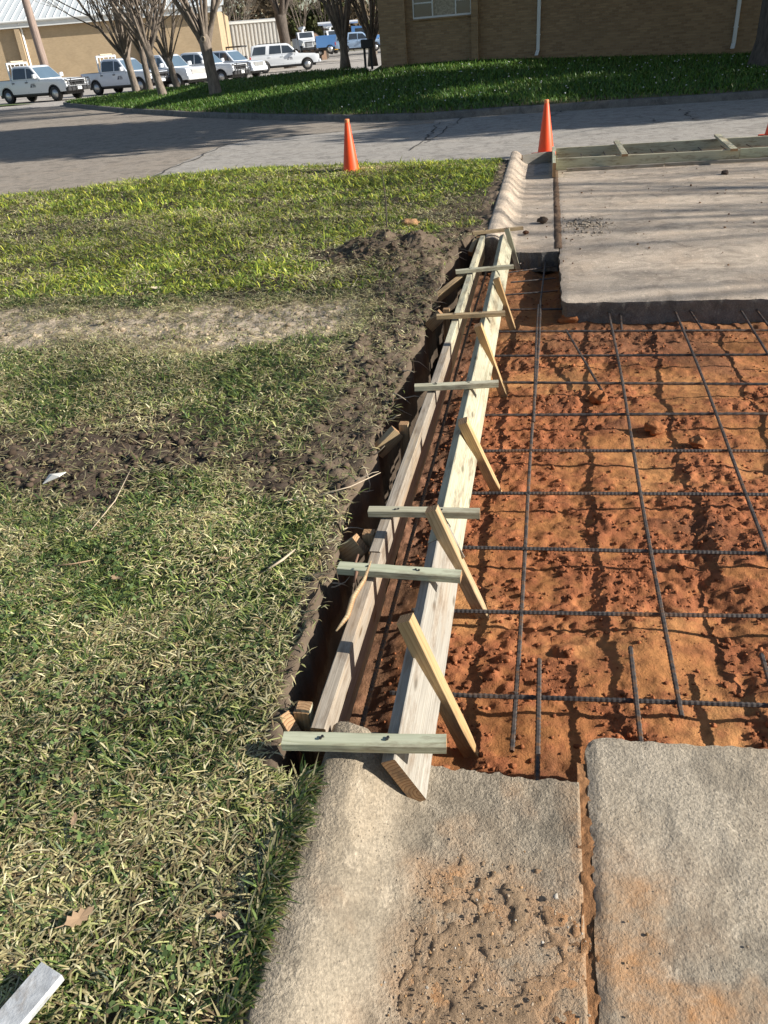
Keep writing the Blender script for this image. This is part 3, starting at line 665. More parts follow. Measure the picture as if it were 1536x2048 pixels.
# inner board, tilted to the curb batter, in two lengths
def tilt(y, x): return Vector((x, y, 0.068))
UPI = Vector((-0.46, 0, 0.89)).normalized()
beam('form_board', tilt(1.185, -0.276), tilt(2.10, -0.292), 0.038, 0.150, M['grey'], form, UPI, 0.003, 30, 0.002)
beam('form_board', tilt(2.103, -0.292), tilt(6.62, -0.298), 0.038, 0.150, M['treated'], form, UPI, 0.003, 40, 0.003)
# crosspieces with their nails
SP = [((565, 1475), (893, 1480), 0.040, 'treated_green'), ((677, 1130), (922, 1147), 0.040, 'treated_green'), ((737, 1018), (960, 1020), 0.036, 'treated'),
      ((829, 770), (997, 763), 0.038, 'treated'), ((873, 630), (1010, 622), 0.038, 'pine_pale'), ((911, 540), (1027, 530), 0.036, 'treated'), ((945, 463), (1046, 453), 0.036, 'pine_pale')]
for a, b, w, mt in SP:
    zc = 0.157; p = g(*a, zc+0.012); q = g(*b, zc+0.012); p.z = q.z = zc
    s = beam('crosspiece', p, q, w, 0.026, M[mt], form, (0, 0, 1), 0.0025, 10, 0.0015)
    L = (q-p).length
    for t in (0.24, 0.26, 0.63, 0.66):
        nb = MB(); x = -L/2+L*t; y = random.uniform(-0.01, 0.01); tl = random.uniform(-0.006, 0.006)
        nb.tube([(x, y, 0.008), (x+tl, y+tl*0.5, 0.0165)], 0.0016, 6); nb.tube([(x+tl, y+tl*.5, 0.0150), (x+tl*1.1, y+tl*.5, 0.0175)], 0.0036, 8)
        nb.build('nail', M['nail'], s)
# slanted stakes on the clay side
KS = [((810, 1236), (935, 1495), 'pine', 0.040), ((863, 1017), (962, 1225), 'pine_pale', 0.040), ((925, 842), (990, 975), 'pine', 0.038), ((955, 650), (1005, 785), 'pine', 0.038),
      ((992, 557), (1025, 657), 'pine', 0.036), ((1013, 457), (1037, 540), 'treated', 0.036)]
for a, b, mt, w in KS:
    r_ = RW @ np.array([(a[0]-CX)/F, (a[1]-CY)/F, 1.0]); nn = np.array((0.885, 0, 0.465)); c0 = np.array((-0.288, 0, 0.068))+nn*0.047
    t_ = (nn @ (c0-np.array((0, 0, EYE))))/(nn @ r_); tp = Vector((t_*r_[0], t_*r_[1], EYE+t_*r_[2])); bt = g(*b, -0.15)
    bt = bt+(bt-tp)*0.10
    beam('stake', tp, bt, 0.046, 0.040, M[mt], form, (0.86, 0, 0.4), 0.002, 8, 0.001, 0.15)
# stakes and kickers on the lawn side of the outer board, standing in the trench
LS = [((808, 846), 'pine_pale', (752, 893)), ((738, 1064), 'pine_pale', (672, 1105)), ((606, 1416), 'pine', (535, 1458)), ((893, 617), 'pine_pale', (858, 645)), ((934, 545), 'pine_pale', (868, 592)), ((958, 474), 'pine_pale', (940, 500))]
for pp, mt, kk in LS:
    t = g(*pp, 0.125); e = g(*kk, 0.05)
    beam('stake', (t.x, t.y, 0.125), (t.x, t.y, -0.42), 0.040, 0.036, M[mt], form, (0, 1, 0), 0.002, 6, 0.001)
    beam('kicker', (t.x-0.022, t.y-0.042, 0.105), (e.x, e.y, 0.02), 0.034, 0.07, M['pine_pale'], form, (0.3, 0, 0.9), 0.002, 6, 0.001)
beam('stake', (-0.553, 1.335, 0.135), (-0.553, 1.335, -0.3), 0.036, 0.03, M['treated'], form, (0, 1, 0), 0.002, 6, 0.001)
beam('wedge', (-0.30, 2.20, 0.128), (-0.235, 2.12, 0.05), 0.012, 0.04, M['grey'], form, (0.5, 0, 0.8), 0.001, 4, 0.0, 0.6)
# long split splinter and root leaning on the outer board
mb = MB(); pts = [gy(*p, y) for p, y in [((742, 1122), 1.88), ((728, 1160), 1.80), ((706, 1195), 1.72), ((695, 1232), 1.63), ((672, 1262), 1.57)]]
mb.tube(pts, [0.002, 0.007, 0.009, 0.008, 0.003], 5); o = mb.build('wood_splinter', M['pine_pale'], None, True); tag(o, 'long curved wood splinter leaning over second crosspiece', 'wood splinter')
mb = MB(); pts = [gy(*p, y) for p, y in [((717, 1108), 1.93), ((710, 1128), 1.91), ((713, 1145), 1.87), ((708, 1165), 1.86)]]
mb.tube(pts, [0.003, 0.005, 0.006, 0.004], 6); o = mb.build('bent_root', plain('dark_root', (0.20, 0.11, 0.07), .9), None, True); tag(o, 'short brown root draped over left end of second crosspiece', 'root')

# ================================================================== REBAR
def rebar(name, pts, parent, r=0.0072, ribs=True):
    pts = [Vector(p) for p in pts]; off = parent.location if parent else Vector((0, 0, 0))
    L = sum((pts[i+1]-pts[i]).length for i in range(len(pts)-1)); step = (0.0075 if pts[0].y < 3.4 else 0.02) if ribs else 0.1
    n = max(4, int(L/step)); out = []; rad = []
    seg = [0]
    for i in range(len(pts)-1): seg.append(seg[-1]+(pts[i+1]-pts[i]).length)
    ph = random.random()*6
    for i in range(n+1):
        s = L*i/n; k = max(j for j in range(len(seg)-1) if seg[j] <= s+1e-9); t = (s-seg[k])/(seg[k+1]-seg[k])
        p = pts[k].lerp(pts[k+1], t); p = p+Vector((math.sin(ph+s*2.1), math.cos(ph+s*1.7), math.sin(ph*2+s*1.3)))*0.004
        out.append(p-off); rad.append(r*(1.13 if i % 2 else 0.92) if ribs else r)
    mb = MB(); mb.tube(out, rad, 6); return mb.build(name, M['rebar'], parent, False)
matr = empty('rebar_mat', (0.4, 1.67, -0.1), 0, 'tied grid of rusty rebar laid above the red clay bed', 'rebar')
ZT, ZL = -0.095, -0.082
LX = [((-0.040, 1.458), (-0.010, 4.1), (-0.003, 5.45)), ((0.414, 1.62), (0.435, 4.0), (0.446, 5.42)), ((0.800, 1.60), (0.822, 2.6), (0.868, 5.40)), ((1.22, 1.55), (1.262, 5.42)), ((1.64, 1.55), (1.69, 5.42))]
for ln in LX: rebar('rebar', [(x, y, ZL+(0.0 if i else -0.03 if ln[0][0] < 0 else 0)) for i, (x, y) in enumerate(ln)], matr)
rebar('rebar', [(-0.004, 5.40, ZL), (0.010, 6.1, ZL), (0.024, 6.80, ZL)], matr)
rebar('rebar', [(-0.014, 5.42, ZL-0.004), (-0.018, 4.0, ZL-0.004), (-0.020, 3.5, ZL-0.004)], matr)
TY = [(5.363, -0.31), (4.876, -0.31), (4.451, -0.31), (4.026, -0.31), (3.62, -0.36), (3.22, -0.31), (2.838, -0.40), (2.429, -0.38), (2.069, -0.40), (1.67, -0.40)]
def tpx(y): return None
SL = {5.363: 0.01, 4.876: 0.01, 4.451: 0.02, 4.026: 0.0, 3.62: -0.02, 3.22: -0.04, 2.838: -0.05, 2.429: -0.05, 2.069: -0.06, 1.67: -0.06}
for y, x0 in TY:
    s = SL[y]; rebar('rebar', [(x0, y-s*(x0-0.3), ZT), (0.6, y-s*0.3+0.0, ZT), (2.4, y-s*2.1, ZT)], matr)
# short bars in the far gutter bay
for a, b in (((-0.181, 6.60), (0.022, 6.78)), ((-0.257, 6.345), (0.114, 6.508)), ((-0.23, 6.034), (0.11, 6.121)), ((-0.259, 5.702), (0.12, 5.78))):
    rebar('rebar', [(a[0], a[1], ZT), (b[0], b[1], ZT)], matr, 0.006)
# bars inside the curb form
for pts in ([(-0.44, 1.36, -0.05), (-0.452, 2.4, -0.055), (-0.452, 4.1, -0.06), (-0.43, 6.75, -0.05)], [(-0.37, 1.45, -0.11), (-0.372, 2.2, -0.09), (-0.38, 3.4, -0.09)]):
    rebar('rebar', pts, matr)
# tie wire at crossings
wm = plain('tie_wire', (0.08, 0.07, 0.06), 0.5, 0.6)
tw = MB()
for y, x0 in TY:
    for ln in LX[:3]:
        if random.random() < 0.75:
            x = np.interp(y, [p[1] for p in ln], [p[0] for p in ln]); off = matr.location
            c = Vector((x, y-SL[y]*(x-0.3), -0.088))-off
            tw2 = MB(); tw2.tube([c+Vector((-0.012, -0.010, -0.006)), c+Vector((-0.004, 0.0, 0.017)), c+Vector((0.010, 0.010, -0.004)), c+Vector((0.018, 0.004, 0.012)), c+Vector((0.030, -0.006, 0.020))], 0.0011, 4)
            tw2.build('tie_wire', wm, matr)
# dowels
def dowel(p0, p1, label, grp=None):
    o = rebar('rebar_dowel', [p0, p1], None); tag(o, label, 'rebar', grp); return o
dowel((0.027, 1.80, -0.075), (0.030, 1.22, -0.085), 'short rebar dowel leaving the near gutter end toward the clay')
dowel((0.300, 1.885, -0.075), (0.300, 1.36, -0.085), 'short rebar dowel leaving the near slab corner toward the clay')
dowel((0.675, 1.89, -0.075), (0.665, 1.36, -0.085), 'short rebar dowel at right edge leaving the near slab')
dowel((0.158, 4.86, -0.082), (0.335, 3.98, -0.112), 'loose diagonal rebar lying over the mat toward a clay lump')
dowel((0.515, 5.32, -0.06), (0.515, 5.02, -0.15), 'thin rebar stub under the middle of the far slab edge')
dowel((0.93, 5.32, -0.06), (1.0, 4.98, -0.14), 'slanting rebar stub under the far slab near third long bar')
dowel((1.33, 5.32, -0.06), (1.40, 5.0, -0.14), 'slanting rebar stub under the far slab at right edge')

# ================================================================== FAR FORMS across the driveway
ff = empty('driveway_form', (1.5, 11.3, 0.0), 0, 'long pale lumber box form across the driveway beside the street', 'formwork')
beam('form_board', (0.135, 10.86, 0.072), (2.3, 10.84, 0.072), 0.038, 0.14, M['treated'], ff, (0, 0, 1), 0.003, 20, 0.003)
beam('form_board', (2.304, 10.84, 0.072), (6.0, 10.80, 0.072), 0.038, 0.14, M['treated_green'], ff, (0, 0, 1), 0.003, 20, 0.003)
beam('form_board', (0.135, 11.86, 0.072), (6.0, 12.02, 0.072), 0.038, 0.14, M['treated'], ff, (0, 0, 1), 0.003, 20, 0.003)
beam('end_board', (0.105, 10.30, 0.085), (0.098, 11.88, 0.085), 0.038, 0.16, M['treated_green'], ff, (0, 0, 1), 0.003, 12, 0.002)
beam('gutter_board', (-0.315, 11.55, 0.055), (0.078, 11.70, 0.058), 0.038, 0.13, M['grey'], ff, (0, 0, 1), 0.003, 6, 0.002)
beam('batten', (0.26, 10.70, 0.022), (1.42, 10.74, 0.022), 0.03, 0.035, M['grey'], ff, (0, 0, 1), 0.002, 10, 0.002)
beam('batten', (1.44, 10.745, 0.022), (5.2, 10.73, 0.022), 0.03, 0.035, M['grey'], ff, (0, 0, 1), 0.002, 10, 0.002)
beam('crosspiece', (0.945, 12.06, 0.157), (0.953, 10.70, 0.157), 0.075, 0.03, M['treated'], ff, (0, 0, 1), 0.003, 6, 0.001)
beam('crosspiece', (2.26, 12.12, 0.157), (2.20, 10.66, 0.157), 0.085, 0.03, M['treated'], ff, (0, 0, 1), 0.003, 6, 0.001)
for x in (0.17, 0.47, 0.77, 1.08, 1.375, 1.675, 1.98, 2.27, 2.58, 2.9, 3.2): rebar('rebar', [(x, 11.82, 0.065), (x+0.01, 10.90, 0.06)], ff, 0.006, False)
for y in (11.15, 11.5): rebar('rebar', [(0.15, y, 0.05), (5.5, y, 0.05)], ff, 0.006, False)
xsn = np.linspace(0.13, 6, 60); ysn = np.linspace(10.9, 11.95, 14); Xg, Yg = np.meshgrid(xsn, ysn, indexing='ij'); Z = 0.006+0.02*fbm(Xg*5, Yg*5, 121, 3)
o = mesh_np('form_bed', np.stack([Xg, Yg, Z], -1).reshape(-1, 3), grid_faces(*Xg.shape), M['clay'], None, True, (np.array((0.16, 0.11, 0.07))*(0.6+0.6*fbm(Xg*6, Yg*6, 122, 3)[..., None])).reshape(-1, 3)); tag(o, kind='structure')

# ================================================================== CONES
def cone(loc, label, lean=0.0, rz=0.3):
    r = empty('traffic_cone', loc, rz, label, 'cone', 'orange traffic cones'); r.rotation_euler[1] = lean
    b = MB(); b.lathe([(0.155, 0.022), (0.120, 0.03), (0.112, 0.06), (0.034, 0.66), (0.030, 0.665)], 28); b.build('body', M['cone'], r, True)
    t = MB(); t.lathe([(0.030, 0.662), (0.031, 0.70), (0.027, 0.708), (0.020, 0.705), (0.018, 0.66)], 20); t.build('top_collar', M['cone_top'], r, True)
    s = MB(); s.box(-0.17, 0.17, -0.17, 0.17, 0.0, 0.026, 0.008); s.build('base', M['cone'] if label.find('grass') < 0 else M['cone_top'], r)
    return r
cone((-2.58, 11.05, 0.02), 'orange cone standing in the grass by the street edge')
cone((0.0, 12.36, 0.0), 'orange cone behind the corner of the driveway form', -0.02)
cone(tuple(g(1546, 274)), 'orange cone cut off by the right edge of the photo', 0.0, 0.0)

# ================================================================== GRASS
def blades(name, P, L, W, az, el, bend, C, label):
    N = len(P); d = np.stack([np.cos(az), np.sin(az)], 1); pz = np.stack([-np.sin(az), np.cos(az)], 1)
    ce, se = np.cos(el), np.sin(el); V = np.zeros((N, 5, 3), np.float32)
    h1 = np.concatenate([d*(L*0.5*ce)[:, None], (L*0.5*se)[:, None]], 1)
    e2 = el-bend; h2 = h1+np.concatenate([d*(L*0.5*np.cos(e2))[:, None], (L*0.5*np.sin(e2))[:, None]], 1)
    wv = np.concatenate([pz*(W*0.5)[:, None], np.zeros((N, 1))], 1)
    V[:, 0] = P-wv*0.7; V[:, 1] = P+wv*0.7; V[:, 2] = P+h1-wv; V[:, 3] = P+h1+wv; V[:, 4] = P+h2
    b = np.arange(N)[:, None]*5
    Fc = np.concatenate([b+np.array([[0, 1, 3]]), b+np.array([[0, 3, 2]]), b+np.array([[2, 3, 4]])], 0)
    cc = np.repeat(C, 5, 0)
    o = mesh_np(name, V.reshape(-1, 3), Fc, M['grass'], None, False, cc); tag(o, label, None, None, 'stuff'); return o
GREEN = np.array([(0.10, 0.155, 0.035), (0.15, 0.21, 0.05), (0.065, 0.115, 0.035), (0.20, 0.24, 0.06), (0.05, 0.09, 0.025)])
STRAW = np.array([(0.50, 0.43, 0.22), (0.40, 0.34, 0.17), (0.58, 0.52, 0.31), (0.26, 0.19, 0.10), (0.42, 0.42, 0.17)])
def grass_patch(name, n, x0, x1, y0, y1, lmin, lmax, wid, label, sel, bright=0.0, straw_b=0.5, dens_pow=1.0):
    x = rng.uniform(x0, x1, n); y = rng.uniform(y0, y1, n)
    k = sel(x, y); x, y = x[k], y[k]
    te = np.interp(y, TE[:, 0], TE[:, 1], left=-0.478, right=-0.50)
    edge = np.where((y > 1.14) & (y < 7.0), te+0.02, np.where(y < 1.2, -0.472, -0.49))
    k = (x < edge) & (y < lawn_edge(x)+0.04); x, y = x[k], y[k]
    a, b, c, e = dirt_mask(x, y); dm = np.maximum(np.maximum(a*0.93, b*0.9), np.maximum(c*0.93, e*0.75))
    k = rng.random(len(x)) > dm; x, y, dm = x[k], y[k], dm[k]
    cov = fbm(x*3.1, y*3.1, 131, 3); 
    k = rng.random(len(x)) < np.clip(0.35+1.5*(cov-0.3), 0.1, 1); x, y, dm = x[k], y[k], dm[k]
    N = len(x); z = lawn_z(x, y)
    big = fbm(x*0.9, y*0.9, 133, 3); sm = fbm(x*5, y*5, 135, 3)
    ps = np.clip(straw_b+1.3*(0.5-big)+1.1*(sm-0.5)+0.6*dm-bright, 0.04, 0.97)
    isS = rng.random(N) < ps
    C = np.where(isS[:, None], STRAW[rng.integers(0, 5, N)], GREEN[rng.integers(0, 5, N)])*1.0
    C = np.where(isS[:, None], C, C*np.array((0.95, 0.88, 0.9)))*(0.4+1.15*fbm(x*1.6, y*1.9, 137, 4))[:, None]*(0.55+1.0*rng.random((N, 1))**1.5)*1.25
    if bright > 0: C = np.where(isS[:, None], C, C*np.array((2.15, 1.9, 1.1)))
    L = rng.uniform(lmin, lmax, N)*(1+0.3*(rng.random(N) < 0.1)); az = rng.random(N)*6.283
    el = np.where(isS, rng.uniform(-0.05, 0.45, N), rng.uniform(0.0, 0.95, N)); bend = rng.uniform(0.1, 0.9, N)
    cs = 0.045*max(1.0, wid/0.004); ci = np.floor(x/cs); cj = np.floor(y/cs)
    tx_ = (ci+_hash(ci, cj, 3))*cs; ty_ = (cj+_hash(ci, cj, 4))*cs; tf = (~isS) | (rng.random(N) < 0.3)
    ox, oy = x-tx_, y-ty_; az = np.where(tf, np.arctan2(oy, ox)+rng.normal(0, 0.7, N), az)
    x = np.where(tf, tx_+ox*0.55, x); y = np.where(tf, ty_+oy*0.55, y); z = lawn_z(x, y)
    L = L*np.where(tf, 0.75+0.7*_hash(ci, cj, 5), 1.0)*np.where(rng.random(N) < 0.04, 1.6, 1.0)
    zo = np.where(isS, 0.001+0.014*rng.random(N), 0.0)
    return blades(name, np.stack([x, y, z+zo], 1), L, wid*(0.6+0.8*rng.random(N)), az, el, bend, C, label)
wedge = lambda x, y: (x > -0.75*y-0.55) & (y < 13)
grass_patch('grass', 230000, -2.4, -0.45, 0.35, 2.3, 0.016, 0.044, 0.0036, 'short mown grass and straw clippings beside the near curb', wedge, 0.0, 0.60)
grass_patch('grass', 220000, -4.2, -0.5, 2.3, 5.2, 0.02, 0.052, 0.0046, 'patchy mown grass between the bare dirt bands', wedge, 0.0, 0.60)
grass_patch('grass', 150000, -8.2, -0.48, 5.2, 8.6, 0.035, 0.075, 0.0075, 'mottled green and straw grass behind the dirt band', lambda x, y: x > -0.95*y-2.0, 0.12, 0.55)
grass_patch('grass', 165000, -12.5, -0.46, 8.6, 12.7, 0.04, 0.09, 0.010, 'bright green grass strip along the street edge', lambda x, y: x > -0.95*y-2.0, 0.22, 0.42)
grass_patch('grass', 230000, -6.6, -0.45, -0.6, 5.2, 0.026, 0.06, 0.011, 'mown grass and straw continuing past the left edge of the view', lambda x, y: (x > -0.75*y-2.3) & ((x < -0.75*y-0.53) | (y < 0.37)) & (rng.random(len(x)) < 0.8), 0.0, 0.60)
# grass fringe hanging over curb edge, near
n = 2600; y = rng.uniform(0.35, 1.15, n); x = -0.482-0.04*rng.random(n); gcol = GREEN[rng.integers(0, 5, n)]*(0.6+0.6*rng.random((n, 1)))
st = rng.random(n) < 0.35; gcol[st] = STRAW[rng.integers(0, 5, st.sum())]*0.8
blades('grass', np.stack([x, y, lawn_z(x, y)], 1), rng.uniform(0.03, 0.08, n), np.full(n, 0.0045), rng.normal(0.1, 1.0, n), rng.uniform(0.3, 1.2, n), rng.uniform(0.3, 1.1, n), gcol, 'grass fringe growing over the back of the near curb')
# straw and dead roots on the dirt
n = 52000; x = rng.uniform(-4.2, -0.62, n); y = rng.uniform(1.8, 8.6, n); a, b, c, e = dirt_mask(x, y); dm = np.maximum(np.maximum(a, b), np.maximum(c, e))
te = np.interp(y, TE[:, 0], TE[:, 1], left=-0.47, right=-0.5); k = (dm > 0.3) & (x < te) & (rng.random(n) < np.where(b > 0.5, 0.4, 0.95)); x, y = x[k], y[k]; N = len(x)
blades('dead_straw', np.stack([x, y, lawn_z(x, y)+0.004], 1), rng.uniform(0.03, 0.11, N), np.full(N, 0.0035), rng.random(N)*6.28, rng.uniform(-0.1, 0.35, N), rng.uniform(-0.4, 0.5, N), STRAW[rng.integers(0, 5, N)]*(0.35+0.6*rng.random((N, 1))), 'dead straw scattered over the bare dirt')
# clods on the dirt
n = 20000; x = rng.uniform(-4.0, -0.6, n); y = rng.uniform(2.2, 8.6, n); a, b, c, e = dirt_mask(x, y); te = np.interp(y, TE[:, 0], TE[:, 1], left=-0.5, right=-0.5)
k = (np.maximum(np.maximum(a*0.6, b), np.maximum(c, e*0.7)) > 0.45+0.4*rng.random(n)) & (x < te); x, y, a = x[k], y[k], a[k]
S = 0.004+0.016*rng.random(len(x))**3
C = (np.array((0.12, 0.085, 0.06))*(1-a[:, None])+np.array((0.42, 0.33, 0.23))*a[:, None])*(0.5+0.8*rng.random((len(x), 1)))
o = clods('dirt_clods', np.stack([x, y, lawn_z(x, y)+S*0.2], 1), S, C, M['soil']); o['label'] = 'crumbled topsoil clods along the trench and on bare patches'
# clover leaflets
n = 3000; x = rng.uniform(-2.2, -0.5, n); y = rng.uniform(0.4, 2.4, n)
cl = fbm(x*2.6, y*2.6, 141, 3); a, b, c, e = dirt_mask(x, y); te = np.interp(y, TE[:, 0], TE[:, 1], left=-0.49, right=-0.5)
k = (cl > 0.53) & (np.maximum(np.maximum(a, b), c) < 0.3) & (x < te-0.02) & (x > -0.75*y-0.55); x, y = x[k], y[k]; N = len(x)
x3 = np.repeat(x, 3); y3 = np.repeat(y, 3); a3 = np.repeat(rng.random(N)*6.28, 3)+np.tile([0, 2.09, 4.19], N); s3 = np.repeat(rng.uniform(0.0035, 0.007, N), 3)
x = x3+np.cos(a3)*s3; y = y3+np.sin(a3)*s3; N = len(x); r = s3*0.85; q = 6; ang = np.arange(q)*2*np.pi/q; tx = rng.normal(0, 0.35, N); ty = rng.normal(0, 0.35, N)
V = np.zeros((N, q, 3)); cx_ = np.cos(ang)[None]*r[:, None]; cy_ = np.sin(ang)[None]*r[:, None]
V[..., 0] = x[:, None]+cx_; V[..., 1] = y[:, None]+cy_; V[..., 2] = (lawn_z(x, y)+np.repeat(rng.uniform(0.012, 0.032, N//3), 3))[:, None]+cx_*tx[:, None]+cy_*ty[:, None]
Cg = np.array((0.13, 0.19, 0.06))*(0.6+0.7*rng.random((N, 1)))
o = mesh_np('clover', V.reshape(-1, 3), np.arange(N*q).reshape(N, q), M['grass'], None, False, np.repeat(Cg, q, 0)); tag(o, 'small round clover leaves growing among the near grass', kind='stuff')
# far lawn
n = 130000; u = rng.uniform(-24, 12, n); y = front_y(u)+0.15+rng.random(n)**1.3*14; k = (y < back_y(u)-0.1) & ((u < -6.0) | (y < 29.6)); x = u[k]; y = y[k]; N = len(x)
df = y-front_y(x); th = sstep(0.1, 1.5, df+1.0*(fbm(x*1.2, y*1.2, 151, 3)-0.5)); k = rng.random(N) < 0.25+0.75*th; x, y = x[k], y[k]; N = len(x)
C = np.array([(0.08, 0.165, 0.025), (0.12, 0.21, 0.03), (0.06, 0.135, 0.022), (0.17, 0.20, 0.05)])[rng.choice(4, N, p=[.4, .25, .25, .1])]*(0.7+0.6*rng.random((N, 1)))
blades('far_grass', np.stack([x, y, far_z(x, y)], 1), rng.uniform(0.06, 0.15, N), np.full(N, 0.025), rng.random(N)*6.28, rng.uniform(0.5, 1.4, N), rng.uniform(0.1, 0.7, N), C, 'shaded green lawn sloping up to the brick building')
n = 160; x = rng.uniform(-5, 8, n); y = rng.uniform(20, 28, n); o = clods('lawn_flowers', np.stack([x, y, far_z(x, y)+0.11], 1), np.full(n, 0.018), np.full((n, 3), 0.6), M['soil']); o['label'] = 'tiny white flowers dotted over the shaded lawn'

# ================================================================== SMALL LITTER
def leaf_mesh(mat, L=0.07):
    out = [(0, 0), (0.12, 0.10), (0.20, 0.24), (0.30, 0.14), (0.42, 0.30), (0.52, 0.16), (0.66, 0.26), (0.74, 0.12), (0.88, 0.12), (1, 0)]
    pts = out+[(x, -y) for x, y in out[-2:0:-1]]
    V = [((x-0.5)*L, y*L, 0.18*L*((x-0.5)**2*3+abs(y)*1.3)) for x, y in pts]; V.append((0, 0, 0)); n = len(pts)
    mb = MB(); mb.add(V, [(i, (i+1) % n, n) for i in range(n)]); mb.tube([(-0.5*L, 0, 0.12*L), (-0.75*L, 0.05*L, 0.15*L)], 0.0012, 4); return mb
LV = [((160, 1838), 0.06, 0.9, 'leaf_dry', 'lobed brown oak leaf lying in the near grass by the metal strip'), ((205, 642), 0.10, 0.2, 'leaf_pale', 'pale dry leaf at the edge of the tan dirt band'),
      ((282, 590), 0.09, 2.0, 'leaf_pale', 'pale dry leaf in the grass behind the tan dirt band'), ((312, 578), 0.09, 1.0, 'leaf_pale', 'upright pale leaf beside another leaf behind the dirt band'),
      ((585, 998), 0.06, 1.2, 'leaf_pale', 'pale leaf on the grass right of the dark dirt'), ((452, 1118), 0.035, 0.7, 'leaf_dry', 'small brown leaf in the shaded grass'),
      ((150, 1642), 0.03, 1.7, 'leaf_dry', 'small orange leaf in the near grass'), ((445, 1832), 0.03, 0.3, 'leaf_dry', 'small orange leaf in the grass beside the near curb'), ((232, 1158), 0.05, 2.6, 'leaf_dry', 'curled brown leaf in the middle of the shaded grass')]
for pp, L, rz, mt, lab in LV:
    p = g(*pp, 0.12); p.z = float(lawn_z(np.array([p.x]), np.array([p.y]))[0])+0.025
    o = leaf_mesh(M[mt], L).build('fallen_leaf', M[mt], None); o.location = p; o.rotation_euler = (random.uniform(-.3, .3), random.uniform(-.4, .4), rz); tag(o, lab, 'leaf', 'fallen leaves on the lawn')
def stick(pxs, r, mat, name, lab, cat, z=0.12, n=5):
    P = [g(*p, z) for p in pxs]
    for p in P: p.z = float(lawn_z(np.array([p.x]), np.array([p.y]))[0])+0.022+random.uniform(0, 0.008)
    mb = MB(); mb.tube(P, [r*0.7]+[r]*(len(P)-2)+[r*0.5], n); o = mb.build(name, mat, None, True)
    if lab: tag(o, lab, cat)
    return o
stick([(538, 1138), (565, 1122), (590, 1098)], 0.005, M['root'], 'twig', 'pale brown stick on the grass near the trench', 'stick')
stick([(110, 1135), (150, 1128), (190, 1118)], 0.003, M['leaf_dry'], 'twig', 'thin reddish stick in the grass near left edge', 'stick')
o = stick([(800, 425), (803, 455), (801, 480)], 0.006, M['bark_dark'], 'twig', 'thin dark twig standing on the dirt mound', 'stick')
mb = MB(); c = Vector((-1.27, 6.55, 0.25)); mb.tube([c, c+Vector((0.0, 0.03, 0.2)), c+Vector((-0.02, 0.05, 0.42))], [0.006, 0.005, 0.003], 5)
o.data = mb.build('tmp', M['bark_dark']).data; bpy.data.objects.remove(bpy.data.objects['tmp'])
stick([(182, 1060), (230, 1000), (262, 925)], 0.0025, M['root'], 'dry_stem', 'long arched dry stem across the dark dirt band', 'stem')
stick([(640, 985), (700, 970), (760, 935)], 0.003, M['root'], 'dry_stem', 'pale dry stem at trench edge right of the dark dirt', 'stem')
# litter
mb = MB(); mb.add([(-0.05, -0.015, 0.0), (0.03, -0.02, 0.012), (0.05, 0.015, 0.008), (-0.02, 0.02, 0.018), (0.0, 0.0, 0.02), (-0.05, -0.015, -0.003), (0.03, -0.02, 0.009), (0.05, 0.015, 0.005), (-0.02, 0.02, 0.015)], [(0, 1, 4), (1, 2, 4), (2, 3, 4), (3, 0, 4), (5, 8, 7, 6), (0, 5, 6, 1), (1, 6, 7, 2), (2, 7, 8, 3), (3, 8, 5, 0)])
o = mb.build('litter_scrap', M['paper']); p = g(108, 953, 0.11); o.location = (p.x, p.y, 0.10); o.rotation_euler = (0, -0.2, 0.3); tag(o, 'crumpled white scrap at the left end of the dark dirt band', 'litter')
# metal strip at the lower left
a = g(-70, 2128, 0.16); b = g(100, 1930, 0.16)
d = (b-a).normalized(); mb = MB(); L = (b-a).length
mb.box(-L, L*0.0, -0.028, 0.028, 0.0, 0.005, 0.0015); mb.box(-L, 0, -0.028, -0.024, -0.012, 0.0, 0.001)
o = mb.build('metal_strip', M['galv']); o.location = b; o.location.z = 0.145; o.rotation_euler = (0, 0, math.atan2(d.y, d.x)); tag(o, 'flat grey galvanised metal strip poking in at lower left', 'metal strip')
# roots sticking out of the trench wall
for i in range(26):
    y = random.uniform(1.6, 6.6); x = float(np.interp(y, TE[:, 0], TE[:, 1])); z = random.uniform(0.0, 0.10); mb = MB(); p = Vector((x-0.02, y, z)); P = [p]
    d = Vector((random.uniform(0.3, 1), random.uniform(-1, 1), random.uniform(-0.3, 0.5))).normalized()
    for k in range(4):
        P.append(P[-1]+d*random.uniform(0.015, 0.045)); d = (d+Vector((random.uniform(-.5, .5), random.uniform(-.5, .5), random.uniform(-.5, .3)))).normalized()
    mb.tube(P, [0.004, 0.0035, 0.003, 0.002, 0.001], 4); mb.build('root', M['root'], lawn, True)
